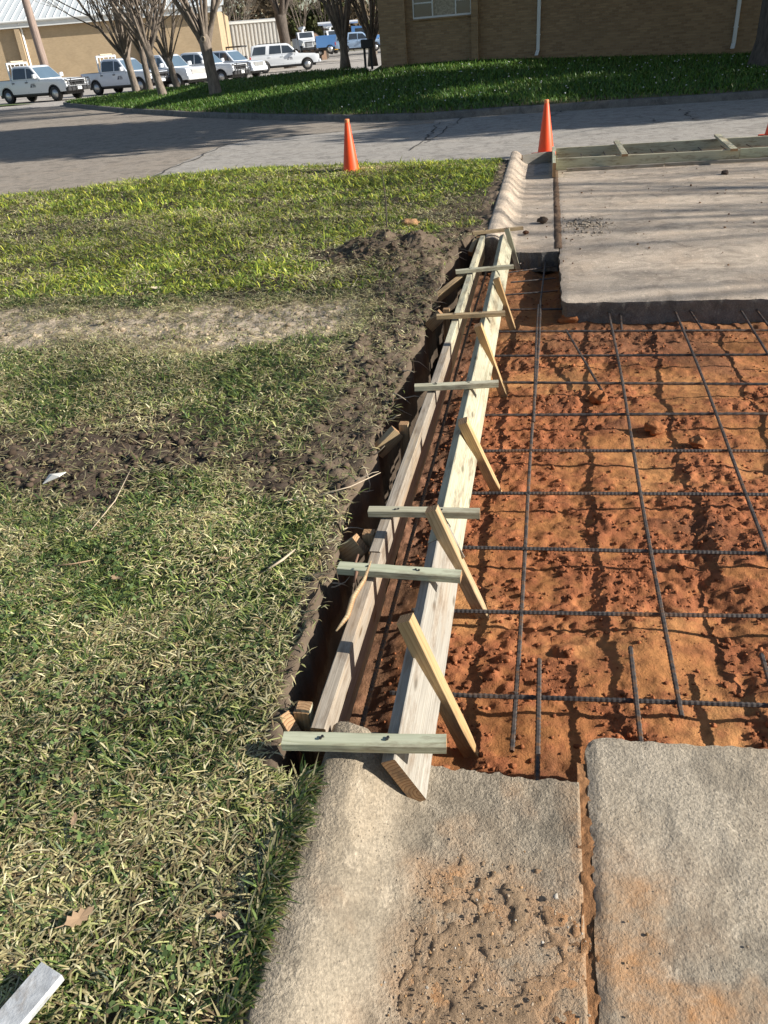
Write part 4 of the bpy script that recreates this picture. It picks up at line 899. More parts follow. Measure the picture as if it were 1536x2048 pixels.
# bigger clay lumps and clods
def lump(loc, r, col, label, seed):
    bm = bmesh.new(); bmesh.ops.create_icosphere(bm, subdivisions=3, radius=r); rs = np.random.default_rng(seed)
    V = np.array([v.co[:] for v in bm.verts]); n1 = fbm(V[:, 0]/r*1.6+9, V[:, 1]/r*1.6+V[:, 2]/r*2.1, seed, 4); n2_ = fbm(V[:, 0]/r*4+3, V[:, 1]/r*4-V[:, 2]/r*4.5, seed+1, 3); V *= (0.35+0.75*n1+0.55*(n2_-0.35))[:, None]; V[:, 2] *= 0.6
    Fc = np.array([[v.index for v in f.verts] for f in bm.faces]); bm.free()
    o = mesh_np('soil_lump', V, Fc, M['clay'], None, False, np.array(col)*(0.6+0.8*n1[:, None])); o.location = loc; tag(o, label, 'soil lump'); return o
for pp, r, zz, c, lab in [((1197, 795), 0.062, -0.15, (0.34, 0.13, 0.05), 'round red clay lump at the end of the loose diagonal rebar'), ((1310, 855), 0.06, -0.15, (0.36, 0.14, 0.055), 'large red clay lump right of the second long bar'),
                        ((1395, 885), 0.045, -0.15, (0.36, 0.15, 0.06), 'small clay lump beside the third long bar'), ((1140, 640), 0.085, -0.14, (0.34, 0.13, 0.05), 'red clay lump near the corner of far slab'),
                        ((1085, 440), 0.06, 0.02, (0.10, 0.07, 0.05), 'dark dirt clod lying in the far gutter'), ((1052, 465), 0.035, 0.015, (0.12, 0.06, 0.035), 'small dark clod by the farthest crosspiece'), ((820, 448), 0.10, 0.10, (0.42, 0.24, 0.12), 'pale orange clay clod on the lawn behind the mound'),
                        ((1450, 345), 0.05, 0.02, (0.07, 0.05, 0.04), 'dark clod on the far slab by the driveway form')]:
    lump(g(*pp, zz), r, c, lab, int(r*1000)+pp[0])

# ================================================================== BRICK BUILDING (right)
def uvbox(name, x0, x1, y0, y1, z0, z1, mat, parent):
    """box with metre-scaled UVs on its faces, in parent space"""
    vs = [(x0, y0, z0), (x1, y0, z0), (x1, y1, z0), (x0, y1, z0), (x0, y0, z1), (x1, y0, z1), (x1, y1, z1), (x0, y1, z1)]
    fs = [(0, 1, 5, 4), (1, 2, 6, 5), (2, 3, 7, 6), (3, 0, 4, 7), (4, 5, 6, 7), (3, 2, 1, 0)]
    me = bpy.data.meshes.new(name); me.from_pydata(vs, [], fs); me.update(); uv = me.uv_layers.new(name='UVMap')
    for p in me.polygons:
        for li in p.loop_indices:
            c = me.vertices[me.loops[li].vertex_index].co; n = p.normal
            uv.data[li].uv = (c.x, c.z) if abs(n.y) > 0.5 else ((c.y, c.z) if abs(n.x) > 0.5 else (c.x, c.y))
    me.materials.append(mat); o = bpy.data.objects.new(name, me); link(o, parent); return o
BB = empty('brick_building', (-5.587, 30.0, 0.0), 0, 'brown brick building with white downspouts behind the shaded lawn', 'building')
wx = lambda px, py=60: gy(px, py, 30.0).x+5.587
xa, xb, xc, xd = wx(813), wx(828), wx(942), wx(957)
zs = gy(828, 35, 30).z; ze = 4.3; BD = M['brick_dark']
XR = 24.0
uvbox('wall', 0.0, xa, -0.22, 8.0, -0.2, ze, BD, BB)                                   # left pier block
uvbox('wall', xa, xb-0.02, 0.0, 8.0, -0.2, ze, BD, BB)
uvbox('wall', xb-0.02, xc+0.02, 0.0, 8.0, -0.2, zs-0.10, BD, BB)
uvbox('wall', xb-0.02, xc+0.02, 0.0, 8.0, zs+1.45, ze, BD, BB)
uvbox('pier', xc+0.02, xd, -0.16, 8.0, -0.2, ze, BD, BB)
uvbox('wall', xd, XR, 0.06, 8.0, -0.2, ze, BD, BB)
win = uvbox('window_frame', xb-0.02, xc+0.02, 0.02, 0.12, zs-0.06, zs, M['white_metal'], BB)
uvbox('window_sill', xb-0.05, xc+0.04, -0.06, 0.02, zs-0.10, zs-0.055, BD, BB)
zt = zs+1.4; uvbox('window_frame', xb-0.02, xc+0.02, 0.02, 0.12, zt, zt+0.05, M['white_metal'], BB)
w3 = [xb+0.0, wx(866), wx(912), xc]
for i in range(4):
    uvbox('mullion', w3[i]-0.02, w3[i]+0.02, 0.015, 0.11, zs, zt, M['white_metal'], BB)
for i in range(3):
    uvbox('pane', w3[i]+0.02, w3[i+1]-0.02, 0.07, 0.075, zs, zt, M['glass'] if i != 1 else M['curtain'], BB)
    if i != 1: uvbox('transom', w3[i]+0.02, w3[i+1]-0.02, 0.05, 0.09, zs+0.36, zs+0.40, M['white_metal'], BB)
def downspout(px, ztop, zbot, kick):
    x = wx(px); mb = MB(); mb.box(x-0.055, x+0.055, -0.05, 0.05, zbot+0.10, ztop, 0.012)
    o = mb.build('downspout', M['white_metal'], BB)
    mb = MB(); mb.prism([(x-0.055, zbot+0.10), (x+0.055, zbot+0.10), (x+0.055-kick, zbot-0.06), (x-0.055-kick, zbot-0.06)], -0.05, 0.05, lambda a, z: -0.05-(0.12 if z < zbot else 0), lambda a, z: 0.05-(0.12 if z < zbot else 0)); mb.build('elbow', M['white_metal'], BB)
    for z in (zbot+0.5, zbot+1.6):
        b = MB(); b.box(x-0.07, x+0.07, -0.056, 0.056, z, z+0.03); b.build('strap', M['white_metal'], BB)
downspout(1077, ze, gy(1076, 106, 30).z, 0.05); downspout(1471, ze, gy(1470, 92, 30).z, 0.05)
uvbox('roof', -0.9, XR+0.9, -0.9, 8.9, ze+0.002, ze+0.28, plain('roof_edge', (0.30, 0.27, 0.23), 0.8), BB)

# ================================================================== TAN BUILDING (left)
TB = empty('tan_building', (-50.0, 72.0, 0.0), math.radians(17), 'long tan brick building with white ribbed metal roof behind the parked trucks', 'building')
uvbox('wall', -14, 21.6, 0.0, 18, -0.2, 5.2, M['brick_tan'], TB)
uvbox('fascia', -14.6, 22.1, -0.5, -0.38, 4.95, 5.45, M['white_metal'], TB)
uvbox('soffit', -14.6, 22.1, -0.379, 0.0, 5.21, 5.25, M['white_metal'], TB)
gt = MB(); gt.tube([(-14.6, -0.60, 5.42), (22.1, -0.60, 5.42)], 0.10, 8); gt.build('gutter', M['white_metal'], TB)
rf = MB(); sl_ = 0.33
rf.add([(-14.8, -0.62, 5.46), (22.3, -0.62, 5.46), (22.3, 11, 5.46+11.62*sl_), (-14.8, 11, 5.46+11.62*sl_), (-14.8, -0.62, 5.41), (22.3, -0.62, 5.41), (22.3, 11, 5.41+11.62*sl_), (-14.8, 11, 5.41+11.62*sl_)], [(0, 1, 2, 3), (7, 6, 5, 4), (0, 4, 5, 1), (1, 5, 6, 2), (2, 6, 7, 3), (3, 7, 4, 0)])
roof = rf.build('roof', M['roof_metal'], TB)
rb = MB(); rb.add([(-0.03, -0.62, 5.461), (0.03, -0.62, 5.461), (0.012, -0.62, 5.53), (-0.012, -0.62, 5.53), (-0.03, 11, 5.461+11.62*sl_), (0.03, 11, 5.461+11.62*sl_), (0.012, 11, 5.53+11.62*sl_), (-0.012, 11, 5.53+11.62*sl_)], [(0, 1, 2, 3), (7, 6, 5, 4), (1, 5, 6, 2), (2, 6, 7, 3), (3, 7, 4, 0)])
rib0 = rb.build('rib', M['roof_metal'], roof); rib0.location.x = -14.5
for i in range(1, 60):
    c = rib0.copy(); COL.objects.link(c); c.parent = roof; c.location.x = -14.5+i*0.61
for x in (-6.0, 4.4, 14.8):
    mb = MB(); mb.tube([(x, -0.55, 5.3), (x, -0.14, 4.85), (x, -0.12, 0.1)], 0.10, 4); mb.build('downspout', M['white_metal'], TB)
    uvbox('pilaster', x-0.55, x-0.12, -0.45, 0.0, 0, 4.9, M['brick_tan'], TB)

# ================================================================== METAL SHED
SH = empty('metal_shed', (-35.6, 96.0, 0.0), math.radians(24), 'grey corrugated metal shed behind the white wagon', 'shed')
uvbox('frame', 0.05, 6.9, 0.06, 9, 0, 4.40, M['shed'], SH)
pm = MB(); pw = 0.42; n = 17
prof = [(0, 0), (0.10, 0), (0.14, -0.09), (0.30, -0.09), (0.34, 0), (0.42, 0)]
V = []; Fs = []
for i, (x, y) in enumerate(prof): V += [(x, y, 0.05), (x, y, 4.45)]
for i in range(len(prof)-1): Fs.append((2*i, 2*i+2, 2*i+3, 2*i+1))
pm.add(V, Fs); p0 = pm.build('panel', M['shed'], SH); p0.location = (0, 0, 0)
for i in range(1, 16):
    c = p0.copy(); COL.objects.link(c); c.parent = SH; c.location.x = i*0.42
uvbox('ridge_trim', -0.15, 6.95, -0.16, 0.05, 4.46, 4.66, M['white_metal'], SH)
uvbox('corner_trim', -0.16, 0.0, -0.14, 0.1, 0, 4.455, M['bark_dark'], SH)
uvbox('corner_trim', 6.73, 6.95, -0.14, 0.05, 0, 4.455, M['shed'], SH)
rf = MB(); rf.add([(-0.2, -0.1, 4.67), (7.1, -0.1, 4.67), (7.1, 9.2, 5.0), (-0.2, 9.2, 5.0), (-0.2, -0.1, 4.72), (7.1, -0.1, 4.72), (7.1, 9.2, 5.05), (-0.2, 9.2, 5.05)], [(3, 2, 1, 0), (4, 5, 6, 7), (0, 1, 5, 4), (1, 2, 6, 5), (2, 3, 7, 6), (3, 0, 4, 7)]); rf.build('roof', M['shed'], SH)

# ================================================================== UTILITY POLE
p = empty('utility_pole', (-33.6, 55.5, 0), 0, 'thick brown timber utility pole behind the leftmost pickup', 'pole')
mb = MB(); mb.tube([(0.0, 0, -0.1), (-0.12, 0, 3), (-0.25, 0, 6), (-0.4, 0, 11)], [0.30, 0.27, 0.25, 0.2], 14); mb.build('shaft', M['pole'], p, True)
mb = MB(); mb.box(-1.6, 0.9, -0.30, -0.18, 10.2, 10.32); mb.build('crossarm', M['pole'], p)

# ================================================================== VEHICLES
def car_paint(name, col):
    mt = plain(name, col, 0.3, 0.0, 0.02, 2, 0.5, 0.6); return mt
PW = car_paint('white_paint', (0.74, 0.76, 0.78)); PS = car_paint('silver_white_paint', (0.62, 0.66, 0.72)); PB = car_paint('blue_paint', (0.10, 0.25, 0.55))
CH = plain('dark_trim', (0.03, 0.03, 0.032), 0.5, 0.1, 0.2); RIM = plain('wheel_rim', (0.50, 0.50, 0.50), 0.35, 0.7, 0.1)
HL = plain('headlight_lens', (0.75, 0.74, 0.70), 0.15, 0.1, 0.25, 30); TLm = plain('tail_lamp', (0.45, 0.02, 0.02), 0.25, 0, 0.2); DEC = plain('door_lettering', (0.05, 0.055, 0.09), 0.6); PLT = plain('number_plate', (0.75, 0.76, 0.75), 0.5); YEL = plain('yellow_bumper', (0.75, 0.42, 0.03), 0.5)
def wheel(parent, x, y, r=0.385, w=0.26):
    s = -1 if y < 0 else 1
    t = MB(); t.lathe([(r*0.62, -w/2), (r*0.93, -w/2), (r, -w/2+0.03), (r, w/2-0.03), (r*0.93, w/2), (r*0.62, w/2)], 22, 'y')
    root = t.build('wheel', M['black'], parent, True); root.location = (x, y, r)
    m2 = MB(); m2.lathe([(0.001, 0.05), (r*0.2, 0.05), (r*0.22, 0.025), (r*0.5, 0.01), (r*0.6, 0.03), (r*0.64, 0.05), (r*0.64, -0.05), (0.001, -0.05)], 20, 'y')
    rm = m2.build('rim', RIM, root, True); rm.location = (0, s*(w/2-0.055), 0)
    sp = MB()
    for k in range(6):
        a = k*math.pi/3; c, s2 = math.cos(a), math.sin(a); q = [(0.30, -0.06), (0.56, -0.05), (0.56, 0.05), (0.30, 0.06)]
        sp.add([((u*c-v*s2)*r, s*0.036, (u*s2+v*c)*r) for u, v in q]+[((u*c-v*s2)*r, s*0.02, (u*s2+v*c)*r) for u, v in q], [(0, 1, 2, 3), (7, 6, 5, 4)])
    sp.build('rim_slot', M['black'], root).location = (0, s*(w/2-0.055), 0)
    return root
def arch(xc, r, z0, n=9):
    zc = 0.39; a0 = math.asin((z0-zc)/r); return [(xc+r*math.cos(t), zc+r*math.sin(t)) for t in np.linspace(math.pi-a0, a0, n)]
def yside(z): return 0.985-0.06*max(0, (z-0.95)/0.25) if z < 1.17 else 0.925-0.19*(z-1.17)/0.75
def pane(parent, poly, side, name='window_pane', mat=None, off=0.006):
    mb = MB(); n = len(poly)
    mb.add([(x, side*(yside(z)+off), z) for x, z in poly]+[(x, side*(yside(z)-0.02), z) for x, z in poly], [tuple(range(n)), tuple(range(2*n-1, n-1, -1))]+[(i, (i+1) % n, (i+1) % n+n, i+n) for i in range(n)])
    return mb.build(name, mat or M['glass'], parent)
def vehicle(name, kind, front_wheel, heading, paint, label, guard=False, rack=False, cat='pickup truck', decal=True, group=None, taillight=True):
    xf, xr = (1.93, -1.78) if kind == 'pickup' else (1.62, -1.68)
    h = math.radians(heading); c, s = math.cos(h), math.sin(h); lx, ly = xf, -0.86
    fw = Vector(front_wheel); loc = (fw.x-(lx*c-ly*s), fw.y-(lx*s+ly*c), fw.z)
    R_ = empty(name, loc, h, label, cat, group)
    xF = xf+0.96; xB = xr-(1.17 if kind == 'pickup' else 1.05); zb = 0.47
    bt = [(xB, 0.62), (xB+0.05, zb+0.05), (xr-0.47, zb)]+arch(xr, 0.475, zb)+[(xr+0.47, zb), (xf-0.47, zb)]+arch(xf, 0.475, zb)+[(xf+0.47, zb), (xF-0.06, zb+0.02), (xF, 0.62)]
    hood = [(xF-0.02, 0.86), (xF-0.10, 1.04), (xF-0.22, 1.10), (0.98, 1.17)] if kind == 'pickup' else [(xF-0.02, 0.84), (xF-0.16, 1.0), (xF-0.30, 1.08), (1.0, 1.17)]
    tail = [(-1.30, 1.17), (-1.34, 1.20), (xB+0.03, 1.22), (xB, 1.18)] if kind == 'pickup' else [(xB+0.04, 1.17)]
    mb = MB(); mb.prism(bt+hood+tail, -1, 1, lambda x, z: -yside(min(z, 1.169))*(1-0.10*max(0, (x-xf-0.3))**1.5), lambda x, z: yside(min(z, 1.169))*(1-0.10*max(0, (x-xf-0.3))**1.5)); body = mb.build('body', paint, R_)
    if kind == 'pickup': gh = [(1.02, 1.16), (0.36, 1.80), (0.16, 1.88), (-0.90, 1.91), (-1.18, 1.86), (-1.28, 1.16)]
    else: gh = [(1.05, 1.16), (0.36, 1.80), (0.14, 1.88), (-2.0, 1.91), (-2.50, 1.84), (xB+0.06, 1.16)]
    mb = MB(); mb.prism(gh, -1, 1, lambda x, z: -yside(max(z, 1.17)), lambda x, z: yside(max(z, 1.17))); cab = mb.build('cab', paint, R_)
    for ob_ in (cab, body):
        bv = ob_.modifiers.new('bevel', 'BEVEL'); bv.width = 0.07; bv.segments = 3; bv.limit_method = 'ANGLE'; bv.angle_limit = math.radians(25); ob_.data.polygons.foreach_set('use_smooth', np.ones(len(ob_.data.polygons), bool))
    for sd in (-1, 1):
        if kind == 'pickup': ps = [[(0.78, 1.24), (0.30, 1.72), (-0.02, 1.76), (-0.02, 1.24)], [(-0.10, 1.24), (-0.10, 1.77), (-0.98, 1.79), (-1.08, 1.70), (-1.10, 1.24)]]
        else: ps = [[(0.80, 1.24), (0.30, 1.72), (-0.22, 1.76), (-0.22, 1.24)], [(-0.29, 1.24), (-0.29, 1.77), (-1.12, 1.78), (-1.22, 1.24)], [(-1.50, 1.24), (-1.40, 1.78), (-2.30, 1.76), (-2.52, 1.24)]]
        for q in ps: pane(R_, q, sd)
        for x in ((0.05, -1.0) if kind == 'pickup' else (-0.12, -1.08)):
            b = MB(); b.box(x-0.22, x-0.02, sd*0.955-0.02, sd*0.955+0.03 if sd > 0 else sd*0.955+0.02, 1.02, 1.07, 0.008)
            b2 = MB(); b2.box(x-0.22, x-0.02, min(sd*0.96, sd*0.995), max(sd*0.96, sd*0.995), 1.02, 1.07, 0.008); b2.build('door_handle', CH if kind == 'pickup' else paint, R_)
        for x in ((0.92, -0.06, -1.22) if kind == 'pickup' else (0.70, -0.25, -1.32)):     # door gaps
            pane(R_, [(x-0.008, 0.52), (x+0.008, 0.52), (x+0.008, 1.165), (x-0.008, 1.165)], sd, 'door_seam', CH, 0.003)
        b = MB(); b.box(0.70 if kind == 'pickup' else 0.66, 0.86 if kind == 'pickup' else 0.82, min(sd*0.98, sd*1.22), max(sd*0.98, sd*1.22), 1.22, 1.44, 0.03); b.build('mirror', PW if kind == 'pickup' else CH, R_)
        b = MB(); b.box(xF-0.34, xF-0.035, min(sd*0.64, sd*0.905), max(sd*0.64, sd*0.905), 0.80, 1.03, 0.03); b.build('headlight', HL, R_)
        if taillight:
            b = MB(); b.box(xB-0.01, xB+0.10, min(sd*0.86, sd*0.965), max(sd*0.86, sd*0.965), 0.84, 1.14, 0.015); b.build('tail_lamp', TLm, R_)
        b = MB(); b.box(xr+0.50, xf-0.50, min(sd*0.86, sd*0.99), max(sd*0.86, sd*0.99), 0.38, 0.475, 0.01); b.build('rocker', CH, R_)
        for x in (xf, xr): wheel(R_, x, sd*0.855)
        for xc in (xf, xr):
            a1 = arch(xc, 0.48, 0.47, 11); a2 = arch(xc, 0.425, 0.47, 11); mb = MB(); n = 11
            V = [(x, sd*(yside(z)+0.006), z) for x, z in a1]+[(x, sd*(yside(z)+0.006), z) for x, z in a2]+[(x, sd*(yside(z)-0.25), z) for x, z in a2]
            mb.add(V, [(i, i+1, n+i+1, n+i) for i in range(n-1)]+[(n+i, n+i+1, 2*n+i+1, 2*n+i) for i in range(n-1)]); mb.build('wheel_arch', CH, R_)
        if decal:
            dx = 0.36 if kind == 'pickup' else 0.30
            k = -1 if sd < 0 else -1
            pane(R_, [(dx-0.20, 0.78), (dx-0.13, 0.78), (dx-0.05, 0.97), (dx-0.09, 0.96)], sd, 'door_emblem', DEC, 0.004)
            pane(R_, [(dx-0.09, 0.78), (dx-0.05, 0.78), (dx-0.09, 0.89)], sd, 'door_emblem', DEC, 0.004)
            for zz_, w_ in ((0.93, 0.20), (0.86, 0.26), (0.79, 0.28)):
                for q in range(int(w_/0.05)):
                    pane(R_, [(dx+q*0.05, zz_), (dx+q*0.05+0.036, zz_), (dx+q*0.05+0.036, zz_+0.035), (dx+q*0.05, zz_+0.035)], sd, 'door_lettering', DEC, 0.004)
    # windshield
    a, b_ = gh[0], gh[1]; d = Vector((b_[0]-a[0], 0, b_[1]-a[1])); nrm = Vector((-d.z, 0, d.x)).normalized()*-1
    if nrm.x < 0: nrm = -nrm
    A = Vector((a[0], 0, a[1]))+d*0.06+nrm*0.006; B_ = Vector((a[0], 0, a[1]))+d*0.97+nrm*0.006
    mb = MB(); ya, yb = yside(A.z+0.03)-0.07, yside(B_.z)-0.08
    mb.add([(A.x, -ya, A.z), (A.x, ya, A.z), (B_.x, yb, B_.z), (B_.x, -yb, B_.z)], [(0, 1, 2, 3)]); mb.build('windshield', plain('windshield_glass', (0.10, 0.15, 0.20), 0.06, 0, 0.1, 1, 0.8), R_)
    b = MB(); b.box(xF-0.10, xF+0.012, -0.60, 0.60, 0.74, 1.02, 0.02); gr = b.build('grille', CH if guard else RIM, R_)
    for zz_ in (0.80, 0.87, 0.94):
        b = MB(); b.box(xF+0.012, xF+0.03, -0.56, 0.56, zz_, zz_+0.025); b.build('grille_bar', RIM if not guard else CH, gr)
    b = MB(); b.box(xF-0.12, xF+0.10, -0.95, 0.95, 0.46, 0.68, 0.04); b.build('front_bumper', CH if guard else paint, R_)
    b = MB(); b.box(xF+0.10, xF+0.112, -0.16, 0.16, 0.52, 0.67); b.build('number_plate', PLT, R_)
    b = MB(); b.box(xB-0.14, xB+0.02, -0.93, 0.93, 0.55, 0.72, 0.03); b.build('rear_bumper', CH, R_)
    b = MB(); b.box(xB+0.3, xF-0.3, -0.72, 0.72, 0.30, 0.50); b.build('underbody', CH, R_)
    if guard:
        gd = MB()
        for y in (-0.62, -0.30, 0.30, 0.62):
            gd.box(xF+0.10, xF+0.14, y-0.03, y+0.03, 0.46, 1.12 if abs(y) > 0.5 else 1.02, 0.012)
        for z in (0.76, 0.92, 1.08): gd.tube([(xF+0.12, -0.90, z), (xF+0.12, 0.90, z)], 0.022, 8)
        for y in (-0.92, 0.92): gd.tube([(xF-0.05, y, 0.62), (xF+0.12, y, 0.66), (xF+0.12, y, 1.02), (xF-0.05, y, 1.06)], 0.03, 8)
        gd.build('grille_guard', CH, R_)
    if kind == 'pickup':
        b = MB(); b.box(xB+0.10, -1.36, -0.80, 0.80, 1.222, 1.228); b.build('bed_top_sheet', CH, R_)  # thin dark sheet laid across the top of the bed
    if rack:
        rk = MB()
        for y in (-0.78, 0.78): rk.box(-1.46, -1.38, y-0.04, y+0.04, 1.2, 2.02)
        rk.box(-1.46, -1.38, -0.82, 0.82, 2.02, 2.12); 
        for y in (-0.5, -0.2, 0.2, 0.5): rk.box(-1.44, -1.40, y-0.02, y+0.02, 1.25, 2.02)
        rk.build('headache_rack', PW, R_)
        lb = MB(); lb.box(-1.5, -1.32, -0.5, 0.5, 2.12, 2.20, 0.02); lb.build('light_bar', plain('light_bar', (0.6, 0.5, 0.35), 0.4), R_)
    return R_
vehicle('pickup_truck', 'pickup', g(117, 202), -13, PW, 'leftmost white pickup with black grille guard in front of the timber pole', True, True)
vehicle('pickup_truck', 'pickup', g(286, 185), -18, PS, 'silver white pickup with red tail lamp behind the leftmost trees', True, True)
vehicle('pickup_truck', 'pickup', g(362, 178), -28, PW, 'white pickup mostly hidden behind two tree trunks, chrome grille showing', False, False)
vehicle('pickup_truck', 'pickup', g(447, 168), -14, PW, 'white pickup with black grille guard partly behind the thickest trunk', True, False)
vehicle('sport_wagon', 'suv', g(487, 158), -16, PS, 'silver four wheel drive wagon parked left of the long white wagon', False, False, 'wagon', False)
f_ = g(531, 147); hd = math.radians(17); fwp = f_+Vector((3.3*math.cos(hd), 3.3*math.sin(hd), 0))
fwp = f_+Vector((3.3*1.12*math.cos(hd), 3.3*1.12*math.sin(hd), 0))
sv = vehicle('sport_wagon', 'suv', fwp, 17, PW, 'long white wagon side on beyond the crest of the lawn', False, False, 'wagon')
sv.location = fwp+(Vector(sv.location)-fwp)*1.12; sv.scale = (1.12, 1.12, 1.12)
mb = MB(); mb.box(-2.0, -0.2, -0.66, -0.62, 1.93, 1.96); mb.build('roof_rail', CH, sv); mb = MB(); mb.box(-2.0, -0.2, 0.62, 0.66, 1.93, 1.96); mb.build('roof_rail', CH, sv)
# far work trucks: cab-over boxes with hood, fenders and boom
def work_truck(px, py, dist, heading, paint, bump_mat, label, s=1.0, boom=True):
    p = gy(px, py, dist); z0 = max(0.0, p.z); R_ = empty('work_truck', (p.x, dist, z0), math.radians(heading), label, 'truck'); R_.scale = (s, s, s)
    mb = MB(); mb.prism([(3.4, 0.5), (3.45, 0.9), (3.4, 1.5), (1.9, 1.75), (1.9, 0.5)], -1.0, 1.0, lambda x, z: -0.75-0.25*(x < 3), lambda x, z: 0.75+0.25*(x < 3)); mb.build('hood', paint, R_)
    mb = MB(); mb.prism([(1.9, 0.5), (1.9, 1.8), (1.45, 2.55), (0.1, 2.6), (0.0, 0.5)], -1.1, 1.1); mb.build('cab', paint, R_)
    mb = MB(); mb.add([(1.87, -0.9, 1.88), (1.87, 0.9, 1.88), (1.50, 0.85, 2.49), (1.50, -0.85, 2.49)], [(0, 1, 2, 3)]); o = mb.build('windshield', M['glass'], R_); o.location = (0.012, 0, 0.004)
    for sd in (-1, 1):
        mb = MB(); mb.add([(1.6, sd*1.106, 1.7), (1.35, sd*1.106, 2.35), (0.5, sd*1.106, 2.35), (0.5, sd*1.106, 1.7)], [(0, 1, 2, 3)]); mb.build('window_pane', M['glass'], R_)
        wheel(R_, 2.6, sd*0.95, 0.5, 0.3); wheel(R_, -2.6, sd*0.95, 0.5, 0.4)
        mb = MB(); mb.box(3.25, 3.46, min(sd*0.6, sd*0.95), max(sd*0.6, sd*0.95), 0.95, 1.25, 0.02); mb.build('headlight', HL, R_)
    mb = MB(); mb.box(3.40, 3.47, -0.5, 0.5, 0.85, 1.42, 0.02); mb.build('grille', RIM, R_)
    mb = MB(); mb.box(3.42, 3.65, -1.1, 1.1, 0.45, 0.75, 0.03); mb.build('front_bumper', bump_mat, R_)
    mb = MB(); mb.box(-4.2, -0.15, -1.15, 1.15, 0.7, 1.9, 0.03); mb.build('service_body', paint, R_)
    if boom:
        mb = MB(); mb.tube([(-1.0, 0, 1.9), (-1.0, 0, 2.9), (-3.8, 0, 3.1), (0.9, 0, 3.05)], 0.16, 8); mb.build('boom', PW, R_)
    mb = MB(); mb.box(-4.0, 3.0, -0.4, 0.4, 0.45, 0.72); mb.build('chassis', CH, R_)
    return R_
work_truck(668, 108, 112, -62, PW, YEL, 'white work truck with yellow bumper facing the camera beyond the lot')
work_truck(612, 108, 120, -66, PW, CH, 'white work truck half hidden behind the long white wagon', 1.0, True)
work_truck(705, 104, 105, 12, PB, CH, 'blue work truck side on between the two far bare trees', 1.0, True)
vehicle('parked_car', 'suv', gy(752, 102, 95), 10, car_paint('light_blue_paint', (0.35, 0.48, 0.66)), 'pale blue vehicle at the corner of the brick building', False, False, 'car', False)
# trailer between the far trucks
T_ = gy(640, 112, 105); T = empty('flatbed_trailer', (T_.x, 105, max(0, T_.z)), math.radians(20), 'low dark flatbed trailer with mesh sides beyond the white wagon', 'trailer')
mb = MB(); mb.box(-1.6, 1.6, -0.8, 0.8, 0.5, 0.62); mb.build('deck', M['bark_dark'], T)
for y in (-0.8, 0.8):
    for x in (-1.55, -0.5, 0.5, 1.55):
        mb = MB(); mb.box(x-0.03, x+0.03, y-0.03, y+0.03, 0.62, 1.5); mb.build('stake', CH, T)
    mb = MB(); mb.box(-1.55, 1.55, y-0.02, y+0.02, 1.46, 1.54); mb.build('rail', CH, T); wheel(T, 0.0, y*1.2, 0.33, 0.2)
# arched brown shelter, canopy and yellow post behind the wagons
p_ = gy(620, 104, 128); A_ = empty('arched_shelter', (p_.x, 128, 0), 0, 'brown arched shelter covered with brush behind the far work trucks', 'shelter')
ar = MB(); n_ = 14
ar.prism([(2.1*math.cos(t), 3.6*math.sin(t)) for t in np.linspace(0, math.pi, n_)], -1.6, 1.6); ar.build('cover', plain('brush_cover', (0.16, 0.10, 0.065), 0.95, 0, 0.6, 6, bs=1.0, stretch=(3, 3, 0.4)), A_)
for y in (-1.64, 1.64):
    hb = MB(); hb.tube([(2.12*math.cos(t), y, 3.62*math.sin(t)) for t in np.linspace(0, math.pi, n_)], 0.07, 6); hb.build('hoop', M['bark_dark'], A_)
p_ = gy(456, 95, 84); K_ = empty('canopy', (p_.x, 84, 0), 0.1, 'small dark flat canopy on thin posts left of the metal shed', 'canopy')
cb = MB(); cb.box(-1.6, 1.6, -1.2, 1.2, p_.z-0.06, p_.z+0.06, 0.01); cb.build('roof', CH, K_)
for x in (-1.5, 1.5):
    for y in (-1.1, 1.1):
        cb = MB(); cb.box(x-0.05, x+0.05, y-0.05, y+0.05, 0, p_.z-0.062); cb.build('post', M['white_metal'], K_)
p_ = g(483, 135); Y_ = empty('bollard', (-27.9, 82.0, 0), 0, 'yellow bollard in front of the metal shed', 'bollard')
cb = MB(); cb.lathe([(0.001, 1.25), (0.12, 1.22), (0.17, 1.12), (0.17, 0.0)], 14); cb.build('post', YEL, Y_, True); cb = MB(); cb.lathe([(0.24, 0.0), (0.24, 0.10), (0.17, 0.11)], 14); cb.build('collar', YEL, Y_)
# dark post box pair by the corner
Pb = gy(737, 122, 34); P_ = empty('meter_stand', (Pb.x, 34, Pb.z), 0, 'dark box on two short posts beside the far bare tree', 'post box')
for x in (-0.13, 0.13):
    mb = MB(); mb.box(x-0.04, x+0.04, -0.04, 0.04, -0.3, 0.55); mb.build('post', CH, P_)
mb = MB(); mb.box(-0.24, 0.24, -0.1, 0.1, 0.42, 0.72, 0.02); mb.build('box', CH, P_)

